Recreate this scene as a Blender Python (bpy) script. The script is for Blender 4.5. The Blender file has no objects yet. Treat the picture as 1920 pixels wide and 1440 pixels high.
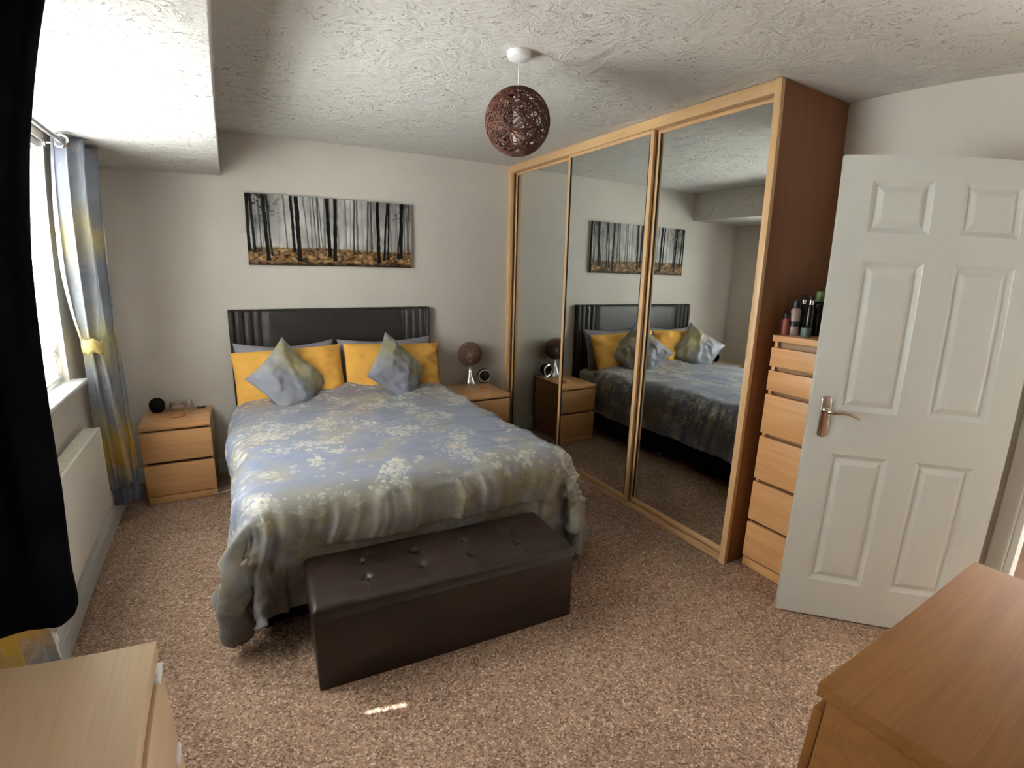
import bpy, bmesh, math, random, zlib, base64
import numpy as np
from mathutils import Vector, Matrix, Euler

PI = math.pi
C = bpy.context.scene.collection
S = bpy.context.scene
random.seed(7)

# ------------------------------------------------------------------ camera
CAM = (1.1059, -4.0663, 1.5017)
YAW, PITCH, ROLL = 29.3166, -12.5899, 1.4798
F_PX, K1, K2 = 947.9451, -0.0408, -0.0151       # focal length in pixels of the 1920 frame and mild barrel distortion
cd = bpy.data.cameras.new('camera')
cam = bpy.data.objects.new('camera', cd); C.objects.link(cam)
_y, _p, _r = map(math.radians, (YAW, PITCH, ROLL))
_f = Vector((math.sin(_y)*math.cos(_p), math.cos(_y)*math.cos(_p), math.sin(_p)))
_rt = Vector((math.cos(_y), -math.sin(_y), 0)); _up = _rt.cross(_f)
_r2 = math.cos(_r)*_rt + math.sin(_r)*_up; _u2 = -math.sin(_r)*_rt + math.cos(_r)*_up
cam.matrix_world = Matrix(((_r2.x, _u2.x, -_f.x, CAM[0]), (_r2.y, _u2.y, -_f.y, CAM[1]), (_r2.z, _u2.z, -_f.z, CAM[2]), (0, 0, 0, 1)))
cd.type = 'PANO'; cd.panorama_type = 'FISHEYE_LENS_POLYNOMIAL'
cd.sensor_width = 36; cd.sensor_height = 27; cd.sensor_fit = 'HORIZONTAL'; cd.fisheye_fov = PI
cd.clip_start = 0.02
_t = np.linspace(0, 0.98, 400); _a = np.tan(_t); _mm = F_PX*_a*(1+K1*_a**2+K2*_a**4)*36/1920
_k = np.linalg.lstsq(np.stack([_mm**i for i in range(1, 5)], 1), _t, rcond=None)[0]
cd.fisheye_polynomial_k0 = 0
for _i in range(4):
    setattr(cd, 'fisheye_polynomial_k%d' % (_i+1), -float(_k[_i]))
S.camera = cam

# ------------------------------------------------------------------ light
S.view_settings.view_transform = 'Standard'; S.view_settings.look = 'None'
S.view_settings.exposure = 1.26; S.view_settings.gamma = 1.0
S.view_settings.use_curve_mapping = False
try:
    S.cycles.use_denoising = True
    S.cycles.max_bounces = 10; S.cycles.diffuse_bounces = 6; S.cycles.glossy_bounces = 6
    S.cycles.transmission_bounces = 8; S.cycles.transparent_max_bounces = 12
    S.cycles.caustics_reflective = False; S.cycles.caustics_refractive = False
    S.cycles.sample_clamp_indirect = 6
except Exception:
    pass
W = bpy.data.worlds.new('overcast_sky'); S.world = W; W.use_nodes = True
_bg = W.node_tree.nodes['Background']; _bg.inputs[0].default_value = (0.93, 0.97, 1.0, 1); _bg.inputs[1].default_value = 1.8

def area(name, loc, rot, sx, sy, e, col):
    l = bpy.data.lights.new(name, 'AREA'); l.shape = 'RECTANGLE'; l.size = sx; l.size_y = sy; l.energy = e; l.color = col
    o = bpy.data.objects.new(name, l); C.objects.link(o); o.location = loc; o.rotation_euler = rot
    return o
# daylight standing outside the window, and an added fill light on the landing beyond the open door
WIN_E = 520.0
area('window_daylight', (-0.30, -1.74, 1.80), (0, -PI/2, 0), 2.0, 2.6, WIN_E, (1.0, 0.992, 0.98))
SUN_EL = math.radians(44)
_sl = bpy.data.lights.new('sun', 'SUN'); _sl.energy = 24; _sl.angle = math.radians(.5); _sl.color = (1.0, .96, .88)
_so = bpy.data.objects.new('sun', _sl); C.objects.link(_so); _so.location = (-3, -1.8, 4)
_so.rotation_euler = Vector((.98*math.cos(SUN_EL), -.2*math.cos(SUN_EL), -math.sin(SUN_EL))).to_track_quat('-Z', 'Y').to_euler()
area('landing_fill', (5.2, -3.95, 1.5), (0, PI/2, 0), 1.5, 1.0, 42, (1.0, 0.985, 0.965))  # unseen fill lamp added to lift the room's darker areas

# ------------------------------------------------------------------ materials
def sr(r, g, b):
    f = lambda c: ((c/255+0.055)/1.055)**2.4 if c > 10 else c/255/12.92
    return (f(r), f(g), f(b), 1)

class NT:
    def __init__(s, name):
        s.m = bpy.data.materials.new(name); s.m.use_nodes = True; s.t = s.m.node_tree
        s.n = s.t.nodes; s.n.clear(); s.out = s.n.new('ShaderNodeOutputMaterial')
    def node(s, typ, ins=None, **props):
        n = s.n.new('ShaderNode'+typ)
        for k, v in props.items(): setattr(n, k, v)
        for k, v in (ins or {}).items():
            i = n.inputs[k]
            if hasattr(v, 'is_output') or isinstance(v, bpy.types.NodeSocket): s.t.links.new(v, i)
            else: i.default_value = v
        return n
    def math(s, op, a, b=0.0, c=0.0, clamp=False):
        n = s.node('Math', {0: a, 1: b, 2: c}, operation=op, use_clamp=clamp); return n.outputs[0]
    def mix(s, f, a, b, blend='MIX'):
        n = s.node('Mix', None, data_type='RGBA', blend_type=blend)
        for i, v in ((0, f), (6, a), (7, b)):
            if isinstance(v, bpy.types.NodeSocket): s.t.links.new(v, n.inputs[i])
            else: n.inputs[i].default_value = v
        return n.outputs[2]
    def ramp(s, f, stops, interp='LINEAR'):
        n = s.node('ValToRGB', {0: f}); cr = n.color_ramp; cr.interpolation = interp
        while len(cr.elements) < len(stops): cr.elements.new(0.5)
        for e, (p, c) in zip(cr.elements, stops):
            e.position = p; e.color = c if len(c) == 4 else (*c, 1)
        return n.outputs[0]
    def rng(s, v, a, b, c=0.0, d=1.0, smooth=True):
        n = s.node('MapRange', {0: v, 1: a, 2: b, 3: c, 4: d}, interpolation_type='SMOOTHSTEP' if smooth else 'LINEAR'); return n.outputs[0]
    def coord(s, kind='Object', scale=(1, 1, 1), rot=(0, 0, 0), loc=(0, 0, 0)):
        tc = s.node('TexCoord'); mp = s.node('Mapping', {0: tc.outputs[kind], 1: loc, 2: rot, 3: scale}); return mp.outputs[0]
    def noise(s, vec, scale, detail=3.0, rough=0.5, dist=0.0, out=0):
        return s.node('TexNoise', {'Vector': vec, 'Scale': scale, 'Detail': detail, 'Roughness': rough, 'Distortion': dist}).outputs[out]
    def bump(s, h, strength=0.3, dist=0.01, normal=None):
        ins = {'Height': h, 'Strength': strength, 'Distance': dist}
        if normal is not None: ins['Normal'] = normal
        return s.node('Bump', ins).outputs[0]
    def bsdf(s, col, rough=0.5, metal=0.0, normal=None, spec=0.5, **kw):
        ins = {'Base Color': col, 'Roughness': rough, 'Metallic': metal, 'Specular IOR Level': spec}
        if normal is not None: ins['Normal'] = normal
        ins.update(kw)
        b = s.node('BsdfPrincipled', ins); s.t.links.new(b.outputs[0], s.out.inputs[0]); return b

def plain(name, col, rough=0.5, metal=0.0, spec=0.5, nscale=40, namt=0.04, bump=0.0, bscale=200, **kw):
    t = NT(name); v = t.coord()
    n = t.noise(v, nscale, 2)
    c = t.mix(t.rng(n, 0.3, 0.7, 0, 1), tuple(x*(1-namt) for x in col[:3])+(1,), tuple(min(1, x*(1+namt)) for x in col[:3])+(1,))
    nm = t.bump(t.noise(v, bscale, 3), bump, 0.002) if bump else None
    t.bsdf(c, rough, metal, nm, spec, **kw); return t.m

def wall_mat():
    t = NT('wall_paint'); v = t.coord()
    c = t.mix(t.rng(t.noise(v, 2.5, 3), .3, .7), sr(204, 198, 190), sr(208, 202, 194))
    t.bsdf(c, 0.75, 0, t.bump(t.noise(v, 260, 2), .12, .001), .3); return t.m

def artex_mat():
    t = NT('textured_plaster'); v = t.coord()
    w = t.noise(v, 3.0, 2, .5, 0, 1)
    vv = t.node('VectorMath', {0: v, 1: t.node('VectorMath', {0: w, 3: 0.25}, operation='SCALE').outputs[0]}, operation='ADD').outputs[0]
    n1 = t.noise(vv, 24, 5, .6, 2.0)
    flick = t.rng(n1, .60, .65)
    clump = t.rng(t.noise(v, 6, 2), .42, .58)
    h1 = t.math('MULTIPLY', flick, clump)
    n2 = t.noise(vv, 9, 4, .6, 1.2)
    h = t.math('ADD', t.math('MULTIPLY', h1, 1.0), t.math('MULTIPLY', n2, .7))
    h = t.math('ADD', h, t.math('MULTIPLY', t.noise(v, 90, 2), .10))
    c = t.mix(h1, sr(219, 217, 212), sr(225, 223, 219))
    t.bsdf(c, .8, 0, t.bump(h, 1.0, .019), .25); return t.m

def carpet_mat():
    t = NT('flecked_brown_carpet'); v = t.coord()
    vd = t.node('TexVoronoi', {'Vector': v, 'Scale': 150.0})
    rnd = t.node('SeparateColor', {0: vd.outputs['Color']}).outputs[0]
    c = t.ramp(rnd, [(0, sr(138, 114, 96)), (.15, sr(170, 142, 121)), (.45, sr(186, 156, 134)), (.75, sr(200, 170, 147)), (.92, sr(226, 202, 178))], 'CONSTANT')
    v2 = t.node('TexVoronoi', {'Vector': v, 'Scale': 55.0})
    r2 = t.node('SeparateColor', {0: v2.outputs['Color']}).outputs[1]
    c = t.mix(t.math('MULTIPLY', t.rng(r2, .8, .9), .30), c, sr(112, 92, 78))
    c = t.mix(t.rng(t.noise(v, 1.6, 3), .35, .65), c, t.mix(1.0, c, (.86, .84, .83, 1), 'MULTIPLY'))
    h = t.math('ADD', t.noise(v, 220, 3), t.math('MULTIPLY', vd.outputs['Distance'], 1.5))
    t.bsdf(c, .95, 0, t.bump(h, .7, .006), .1); return t.m

def wood_mat(name='oak_veneer', a=(206, 157, 106), b=(197, 147, 97), grain='X', rough=.38):
    t = NT(name)
    sc = {'X': (1.2, 22, 22), 'Y': (22, 1.2, 22), 'Z': (22, 22, 1.2)}[grain]
    v = t.coord('Object', sc)
    n1 = t.noise(v, 1.0, 5, .6, .6)
    sc2 = tuple(x*5 for x in sc); v2 = t.coord('Object', sc2)
    n2 = t.noise(v2, 1.2, 2, .5)
    f = t.math('ADD', t.math('MULTIPLY', n1, .7), t.math('MULTIPLY', n2, .3))
    c = t.mix(t.rng(f, .38, .62), sr(*a), sr(*b))
    c = t.mix(t.math('MULTIPLY', t.rng(n2, .58, .7), .10), c, sr(*[int(x*.72) for x in b]))
    t.bsdf(c, rough, 0, t.bump(n2, .05, .001), .45); return t.m

def petals(t, uv, scale, R, cluster, seed, p=5):
    """little five-petalled blossoms scattered by a Voronoi field -> (mask, centre)"""
    wv = t.noise(uv, scale*2.2, 2, .6, 0, 1)
    uv = t.node('VectorMath', {0: uv, 1: t.node('VectorMath', {0: wv, 3: .45/scale}, operation='SCALE').outputs[0]}, operation='ADD').outputs[0]
    v = t.node('Mapping', {0: uv, 1: (seed, seed*.7, 0), 2: (0, 0, seed*.3), 3: (scale, scale, 1)}).outputs[0]
    vo = t.node('TexVoronoi', {'Vector': v, 'Scale': 1.0, 'Randomness': .9}, voronoi_dimensions='2D')
    d = t.node('VectorMath', {0: v, 1: vo.outputs['Position']}, operation='SUBTRACT').outputs[0]
    sp = t.node('SeparateXYZ', {0: d})
    th = t.math('ARCTAN2', sp.outputs[1], sp.outputs[0])
    rc = t.node('SeparateColor', {0: vo.outputs['Color']})
    th = t.math('ADD', th, t.math('MULTIPLY', rc.outputs[0], 6.28))
    pet = t.math('ABSOLUTE', t.math('COSINE', t.math('MULTIPLY', th, p/2)))
    size = t.math('MULTIPLY', t.math('ADD', .6, t.math('MULTIPLY', rc.outputs[1], .5)), R)
    rad = t.math('MULTIPLY', t.math('ADD', .42, t.math('MULTIPLY', pet, .58)), size)
    m = t.rng(t.math('SUBTRACT', rad, vo.outputs['Distance']), 0, .05)
    hole = t.rng(vo.outputs['Distance'], t_h := .05, .10)
    keep = t.rng(t.math('ADD', cluster, t.math('MULTIPLY', rc.outputs[2], .22)), .635, .665)
    return t.math('MULTIPLY', t.math('MULTIPLY', m, hole), keep)

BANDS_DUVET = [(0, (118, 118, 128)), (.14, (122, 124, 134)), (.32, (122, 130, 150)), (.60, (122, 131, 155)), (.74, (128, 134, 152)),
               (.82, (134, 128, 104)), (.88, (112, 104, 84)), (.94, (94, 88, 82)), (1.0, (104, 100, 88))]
def floral_mat(name, bands, vscale=1.0, voff=0.0, blot=.55, flowers=1.0, rough=.42, transl=0.0, wrinkle=.0, bright=1.0, yellow=(212, 186, 92), fade=0):
    t = NT(name)
    uvn = t.node('UVMap'); uv = uvn.outputs[0]
    sp = t.node('SeparateXYZ', {0: uv})
    big = t.noise(uv, 2.6, 3, .55, .4)
    y = t.math('ADD', t.math('MULTIPLY', sp.outputs[1], vscale), voff)
    y = t.math('ADD', y, t.math('MULTIPLY', t.math('SUBTRACT', t.noise(uv, 4.5, 3, .5), .5), .22*vscale if not transl else .16))
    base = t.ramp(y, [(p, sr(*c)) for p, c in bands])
    base = t.mix(t.rng(t.noise(uv, 7, 3, .6), .35, .7, 0, .5), base, sr(134, 142, 164))
    # soft washed-out clouds and yellow-olive patches behind the blossoms
    cloud = t.rng(t.noise(uv, 3.4, 4, .6, .8), .50, .64)
    base = t.mix(t.math('MULTIPLY', cloud, blot), base, sr(150, 147, 138))
    yel = t.rng(t.noise(t.node('Mapping', {0: uv, 1: (3.1, 7.7, 0)}).outputs[0], 2.4, 3, .5, .5), .58, .70)
    base = t.mix(t.math('MULTIPLY', yel, .45*blot), base, sr(*yellow))
    cl = t.noise(t.node('Mapping', {0: uv, 1: (1.3, 2.7, 0)}).outputs[0], 3.6, 2, .5, .3)
    f1 = petals(t, uv, 9.5, .50, cl, 1.7)
    f2 = petals(t, uv, 21.0, .44, cl, 5.2)
    f3 = petals(t, uv, 34.0, .36, cl, 9.9)
    f = t.math('MAXIMUM', t.math('MAXIMUM', f1, f2), f3)
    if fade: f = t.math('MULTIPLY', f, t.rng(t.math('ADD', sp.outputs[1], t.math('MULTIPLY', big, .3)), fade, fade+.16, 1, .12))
    tone = t.noise(uv, 30, 2)
    fc = t.mix(t.rng(tone, .35, .65), sr(206, 202, 184), sr(172, 173, 174))
    soft = t.rng(t.noise(uv, 11, 4, .65, 1.0), .52, .60)
    soft = t.math('MULTIPLY', soft, t.rng(cl, .52, .62))
    if fade: soft = t.math('MULTIPLY', soft, t.rng(sp.outputs[1], fade-.1, fade+.12, 1, .25))
    base = t.mix(t.math('MULTIPLY', soft, .55*flowers), base, sr(176, 172, 156))
    c = t.mix(t.math('MULTIPLY', f, flowers), base, fc)
    # hint of inner petal drawing
    c = t.mix(t.math('MULTIPLY', t.math('MULTIPLY', f1, t.rng(t.noise(uv, 60, 2, .6), .55, .65)), .35), c, sr(170, 164, 140))
    if bright != 1.0: c = t.mix(1.0, c, (bright, bright, bright, 1), 'MULTIPLY')
    h = t.math('ADD', t.math('MULTIPLY', t.noise(uv, 9, 3, .55, 1.0), 1.0), t.math('MULTIPLY', t.noise(uv, 3.5, 2), 1.0))
    nm = t.bump(h, wrinkle, .03) if wrinkle else None
    b = t.bsdf(c, rough, 0, nm, .35, **{'Sheen Weight': .15})
    if transl:
        tr = t.node('BsdfTranslucent', {'Color': c})
        mx = t.node('MixShader', {0: transl, 1: b.outputs[0], 2: tr.outputs[0]}); t.t.links.new(mx.outputs[0], t.out.inputs[0])
    return t.m

def leather_mat(name, col, rough=.32):
    t = NT(name); v = t.coord()
    vo = t.node('TexVoronoi', {'Vector': v, 'Scale': 260.0}, feature='DISTANCE_TO_EDGE').outputs[0]
    h = t.math('ADD', t.rng(vo, 0, .12), t.math('MULTIPLY', t.noise(v, 14, 3), .8))
    c = t.mix(t.rng(t.noise(v, 6, 3), .3, .7), sr(*col), sr(*[int(x*1.18) for x in col]))
    r = t.rng(t.noise(v, 20, 2), .3, .7, rough-.04, rough+.08)
    t.bsdf(c, r, 0, t.bump(h, .12, .002), .5); return t.m

def glass_mat(name, col=(1, 1, 1, 1), f=.88):
    t = NT(name); tr = t.node('BsdfTransparent', {'Color': col}); gl = t.node('BsdfGlossy', {'Color': (1, 1, 1, 1), 'Roughness': .02})
    lw = t.node('LayerWeight', {0: .25})
    fac = t.rng(lw.outputs[1], 0, 1, 1-f, .8, False)
    mx = t.node('MixShader', {0: fac, 1: tr.outputs[0], 2: gl.outputs[0]}); t.t.links.new(mx.outputs[0], t.out.inputs[0]); return t.m

def mirror_mat():
    t = NT('mirror_glass'); v = t.coord()
    c = t.mix(t.rng(t.noise(v, 1.5, 2), .3, .7), (.84, .88, .86, 1), (.86, .90, .88, 1))
    t.bsdf(c, .012, 1.0); return t.m

M = {}
M['wall'] = wall_mat(); M['artex'] = artex_mat(); M['carpet'] = carpet_mat()
M['oak'] = wood_mat(); M['oak_z'] = wood_mat('oak_veneer_upright', grain='Z'); M['oak_y'] = wood_mat('oak_veneer_lengthways', grain='Y')
M['oak_gap'] = wood_mat('oak_recess', (150, 112, 74), (136, 98, 62))
M['oak_side_shade'] = wood_mat('wardrobe_side_shaded', (132, 86, 54), (127, 82, 50), 'Z', .6)  # oak made darker in colour to stand for the wardrobe's unlit side
M['oak_shade'] = wood_mat('oak_veneer_shaded', (140, 92, 40), (130, 84, 34), 'X', .8)  # oak with the near right corner's low light painted into its colour
M['oak_glare'] = wood_mat('oak_veneer_glare', (218, 190, 156), (211, 182, 147), 'X', .45)  # oak with the window's glare painted into its colour
M['trim_oak'] = wood_mat('wardrobe_frame_oak', (206, 170, 126), (200, 162, 118), 'Z', .35)
M['trim_oak_y'] = wood_mat('wardrobe_fascia_oak', (206, 170, 126), (200, 162, 118), 'Y', .35)
M['mirror'] = mirror_mat()
M['white'] = plain('white_gloss_paint', sr(208, 211, 207), .35, namt=.01)
M['upvc'] = plain('white_plastic', sr(235, 235, 235), .3, namt=.01)
M['rad'] = plain('radiator_enamel', sr(222, 219, 210), .3, namt=.01)
M['chrome'] = plain('chrome', (.80, .80, .80, 1), .12, 1.0, namt=.02)
M['steel'] = plain('brushed_steel', (.62, .60, .58, 1), .28, 1.0, namt=.05)
M['nickel'] = plain('satin_nickel', (.52, .46, .40, 1), .25, 1.0, namt=.05)
M['black'] = plain('black_plastic', sr(22, 22, 23), .45, namt=.1)
M['blackgloss'] = plain('black_gloss', sr(14, 14, 15), .12, namt=.1)
M['blackcloth'] = plain('black_cloth', sr(10, 10, 12), .95, spec=.05, namt=.2, nscale=300, bump=.3)
M['basecloth'] = plain('black_base_fabric', sr(24, 23, 24), .9, spec=.1, namt=.15, nscale=300, bump=.3)
M['leather'] = leather_mat('brown_leather', (37, 26, 21)); M['headleather'] = leather_mat('dark_headboard_leather', (30, 24, 22), .42)
M['gold'] = plain('mustard_cotton', sr(206, 156, 74), .8, spec=.2, namt=.05, nscale=5, bump=.25, bscale=30)
M['greycloth'] = plain('grey_cotton', sr(140, 138, 148), .8, spec=.2, namt=.06, nscale=6, bump=.2, bscale=30)
M['mattress'] = plain('mattress_cloth', sr(190, 188, 186), .9, spec=.1)
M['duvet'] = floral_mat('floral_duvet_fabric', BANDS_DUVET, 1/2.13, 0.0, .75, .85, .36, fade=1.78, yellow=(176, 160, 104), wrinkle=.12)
CB = [(0, (96, 86, 74)), (.06, (98, 96, 104)), (.13, (120, 134, 160)), (.22, (214, 172, 60)), (.31, (200, 180, 96)), (.38, (160, 166, 180)),
      (.46, (168, 174, 186)), (.54, (214, 202, 138)), (.62, (180, 188, 198)), (.71, (164, 172, 188)), (.80, (222, 210, 154)), (.88, (178, 184, 194)), (1.0, (150, 156, 170))]
M['curtain'] = floral_mat('floral_curtain_fabric', CB, 1/2.05, 0.0, .35, .38, .6, transl=.28)
BC = [(0, (142, 143, 152)), (.42, (142, 143, 152)), (.60, (146, 138, 96)), (.80, (146, 139, 100)), (1.0, (128, 126, 126))]
M['cushion'] = floral_mat('floral_cushion_fabric', BC, 1/.45, 0.0, .35, .12, .38, wrinkle=.15)
M['blind'] = None
def blind_mat():
    t = NT('white_blind_slat'); b = t.bsdf(sr(240, 240, 238), .5)
    tr = t.node('BsdfTranslucent', {'Color': (.95, .95, .95, 1)})
    mx = t.node('MixShader', {0: .62, 1: b.outputs[0], 2: tr.outputs[0]}); t.t.links.new(mx.outputs[0], t.out.inputs[0]); return t.m
M['blind'] = blind_mat()
M['glass'] = glass_mat('window_glass', (.97, .99, .98, 1), .94)
M['jarglass'] = glass_mat('clear_glass', (.93, .90, .86, 1), .80)
M['rattan'] = plain('brown_rattan', sr(84, 48, 35), .6, spec=.3, namt=.35, nscale=60)
M['rattan_pale'] = plain('woven_brown_cane', sr(108, 80, 66), .6, spec=.3, namt=.35, nscale=90)
M['coaster'] = plain('woven_seagrass', sr(176, 124, 80), .8, namt=.25, nscale=160, bump=.4)
M['hallfloor'] = wood_mat('dark_hall_laminate', (92, 66, 48), (74, 52, 38), 'Y')

# ------------------------------------------------------------------ mesh helpers
def newbm(): return bmesh.new()
def box(bm, x0, x1, y0, y1, z0, z1, bev=0.0, seg=2):
    r = bmesh.ops.create_cube(bm, size=1.0)
    vs = r['verts']
    for v in vs:
        v.co = Vector(((x0+x1)/2+v.co.x*(x1-x0), (y0+y1)/2+v.co.y*(y1-y0), (z0+z1)/2+v.co.z*(z1-z0)))
    if bev > 0:
        es = list({e for v in vs for e in v.link_edges})
        bmesh.ops.bevel(bm, geom=es, offset=bev, segments=seg, affect='EDGES', profile=.5)
    return bm
def lathe(bm, prof, n=32, c=(0, 0, 0), mat=None):
    rings = []
    for r, z in prof:
        ring = []
        for k in range(n):
            a = 2*PI*k/n; p = Vector((r*math.cos(a), r*math.sin(a), z))
            if mat is not None: p = mat @ p
            ring.append(bm.verts.new(p+Vector(c)))
        rings.append(ring)
    for a, b in zip(rings, rings[1:]):
        for k in range(n):
            bm.faces.new((a[k], a[(k+1) % n], b[(k+1) % n], b[k]))
    if prof[0][0] > 1e-5: bm.faces.new(list(reversed(rings[0])))
    if prof[-1][0] > 1e-5: bm.faces.new(rings[-1])
    return bm
def tube(bm, pts, r, n=8, closed=False, radii=None):
    pts = [Vector(p) for p in pts]; N = len(pts); rings = []; up = None
    for i in range(N):
        a = pts[i-1] if (i > 0 or closed) else pts[i]; b = pts[(i+1) % N] if (i < N-1 or closed) else pts[i]
        t = (b-a).normalized()
        if up is None:
            up = Vector((0, 0, 1)) if abs(t.z) < .9 else Vector((1, 0, 0))
        s = t.cross(up)
        if s.length < 1e-6: s = t.orthogonal()
        s.normalize(); up = s.cross(t).normalized()
        rr = radii[i] if radii else r
        rings.append([bm.verts.new(pts[i]+(s*math.cos(2*PI*k/n)+up*math.sin(2*PI*k/n))*rr) for k in range(n)])
    for i in range(N if closed else N-1):
        a, b = rings[i], rings[(i+1) % N]
        for k in range(n): bm.faces.new((a[k], a[(k+1) % n], b[(k+1) % n], b[k]))
    if not closed:
        bm.faces.new(list(reversed(rings[0]))); bm.faces.new(rings[-1])
    return bm
def ring(bm, c, R, r, axis='Z', n=32, m=8, mat=None):
    pts = []
    for k in range(n):
        a = 2*PI*k/n; u, v = R*math.cos(a), R*math.sin(a)
        p = {'Z': Vector((u, v, 0)), 'X': Vector((0, u, v)), 'Y': Vector((u, 0, v))}[axis]
        if mat is not None: p = mat @ p
        pts.append(p+Vector(c))
    return tube(bm, pts, r, m, True)

def obj(name, bm, mat, parent=None, smooth=True, angle=35, label=None):
    bmesh.ops.remove_doubles(bm, verts=bm.verts, dist=1e-6)
    bmesh.ops.recalc_face_normals(bm, faces=bm.faces)
    me = bpy.data.meshes.new(name); bm.to_mesh(me); bm.free()
    me.materials.append(mat)
    if smooth:
        for p in me.polygons: p.use_smooth = True
        try: me.set_sharp_from_angle(angle=math.radians(angle))
        except Exception: pass
    o = bpy.data.objects.new(name, me); C.objects.link(o)
    if parent: o.parent = parent
    if label: o['label'] = label
    return o
def pyobj(name, verts, faces, mat, parent=None, smooth=True, uvs=None):
    me = bpy.data.meshes.new(name); me.from_pydata([tuple(v) for v in verts], [], faces); me.update()
    if uvs is not None:
        l = me.uv_layers.new(name='UVMap')
        idx = np.empty(len(me.loops), np.int32); me.loops.foreach_get('vertex_index', idx)
        l.data.foreach_set('uv', np.asarray(uvs, np.float32)[idx].ravel())
    if smooth:
        for p in me.polygons: p.use_smooth = True
    me.materials.append(mat); o = bpy.data.objects.new(name, me); C.objects.link(o)
    if parent: o.parent = parent
    return o
def thing(name, label, cat, loc=(0, 0, 0), rz=0.0, group=None, rot=None):
    o = bpy.data.objects.new(name, None); C.objects.link(o); o.empty_display_size = .05
    o.location = loc; o.rotation_euler = rot if rot else (0, 0, rz)
    o['label'] = label; o['category'] = cat
    if group: o['group'] = group
    return o
def tag(o, label, cat, group=None):
    o['label'] = label; o['category'] = cat
    if group: o['group'] = group
    return o
def struct(o): o['kind'] = 'structure'; return o
def gridfaces(nx, ny, wrap=False, off=0):
    f = []
    for j in range(ny-1):
        for i in range(nx if wrap else nx-1):
            i2 = (i+1) % nx
            f.append((off+j*nx+i, off+j*nx+i2, off+(j+1)*nx+i2, off+(j+1)*nx+i))
    return f
def n1(x, seed, f):
    r = np.random.RandomState(seed).rand(200)*2-1
    t = (np.asarray(x, float)*f) % 190; i = np.floor(t).astype(int); u = t-i; u = u*u*(3-2*u)
    return r[i]*(1-u)+r[i+1]*u
def n2(x, y, seed, f):
    r = np.random.RandomState(seed).rand(64, 64)*2-1
    X = (np.asarray(x, float)*f) % 60; Y = (np.asarray(y, float)*f) % 60
    i = X.astype(int); j = Y.astype(int); u = X-i; v = Y-j; u = u*u*(3-2*u); v = v*v*(3-2*v)
    return (r[i, j]*(1-u)+r[i+1, j]*u)*(1-v)+(r[i, j+1]*(1-u)+r[i+1, j+1]*u)*v

# ------------------------------------------------------------------ room shell
XL, XR, YB, YN, H = 0.355, 3.863, 0.0, -4.32, 2.39
XW = 3.30; YW = -2.537; SX, SZ = 1.093, 2.098
b = newbm(); box(b, XL-.3, XR+.05, YN-.1, YB+.1, -.12, 0); struct(obj('floor', b, M['carpet'], smooth=False))
b = newbm(); box(b, XL-.3, XR+.1, YN-.1, YB+.1, H, H+.12); struct(obj('ceiling', b, M['artex'], smooth=False))
b = newbm(); box(b, XL, SX, YN, YB, SZ, H, .006, 3); struct(obj('trim_1', b, M['artex'], smooth=True))   # boxed-in soffit over the window
b = newbm(); box(b, XL-.3, XR+.1, YB, YB+.1, 0, H); struct(obj('wall_back', b, M['wall'], smooth=False))
b = newbm(); box(b, XL-.3, XR+.1, YN-.1, YN, 0, H); struct(obj('wall_near', b, M['wall'], smooth=False))
WY0, WY1, WZ0, WZ1 = -2.45, -1.04, .955, 2.06
b = newbm(); xo = XL-.20
box(b, xo, XL, YN, WY0, 0, H); box(b, xo, XL, WY1, YB, 0, H); box(b, xo, XL, WY0, WY1, 0, WZ0-.02); box(b, xo, XL, WY0, WY1, WZ1, H)
struct(obj('wall_left', b, M['wall'], smooth=False))
DY0, DY1, DZ = -4.27, -3.535, 2.03
b = newbm(); box(b, XR, XR+.1, YN, DY0, 0, H); box(b, XR, XR+.1, DY1, YB, 0, H); box(b, XR, XR+.1, DY0, DY1, DZ, H)
struct(obj('wall_right', b, M['wall'], smooth=False))
# skirting boards
def skirt(name, p0, p1, nrm, h=.115, t=.016):
    p0 = Vector(p0); p1 = Vector(p1); n = Vector(nrm); b = newbm()
    prof = [(0, 0), (t, 0), (t, h*.72), (t*.75, h*.80), (t*.75, h*.86), (t*.35, h*.97), (0, h)]
    L = []
    for p in (p0, p1):
        L.append([b.verts.new(p+n*d+Vector((0, 0, z))) for d, z in prof])
    k = len(prof)
    for i in range(k): b.faces.new((L[0][i], L[0][(i+1) % k], L[1][(i+1) % k], L[1][i]))
    b.faces.new(L[0]); b.faces.new(L[1])
    return struct(obj(name, b, M['white'], angle=20))
skirt('baseboard_back', (XL, YB, 0), (XW, YB, 0), (0, -1, 0))
skirt('baseboard_left', (XL, YN, 0), (XL, YB, 0), (1, 0, 0), .12, .02)
skirt('baseboard_right', (XR, DY1+.07, 0), (XR, YW-.01, 0), (-1, 0, 0))
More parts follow.
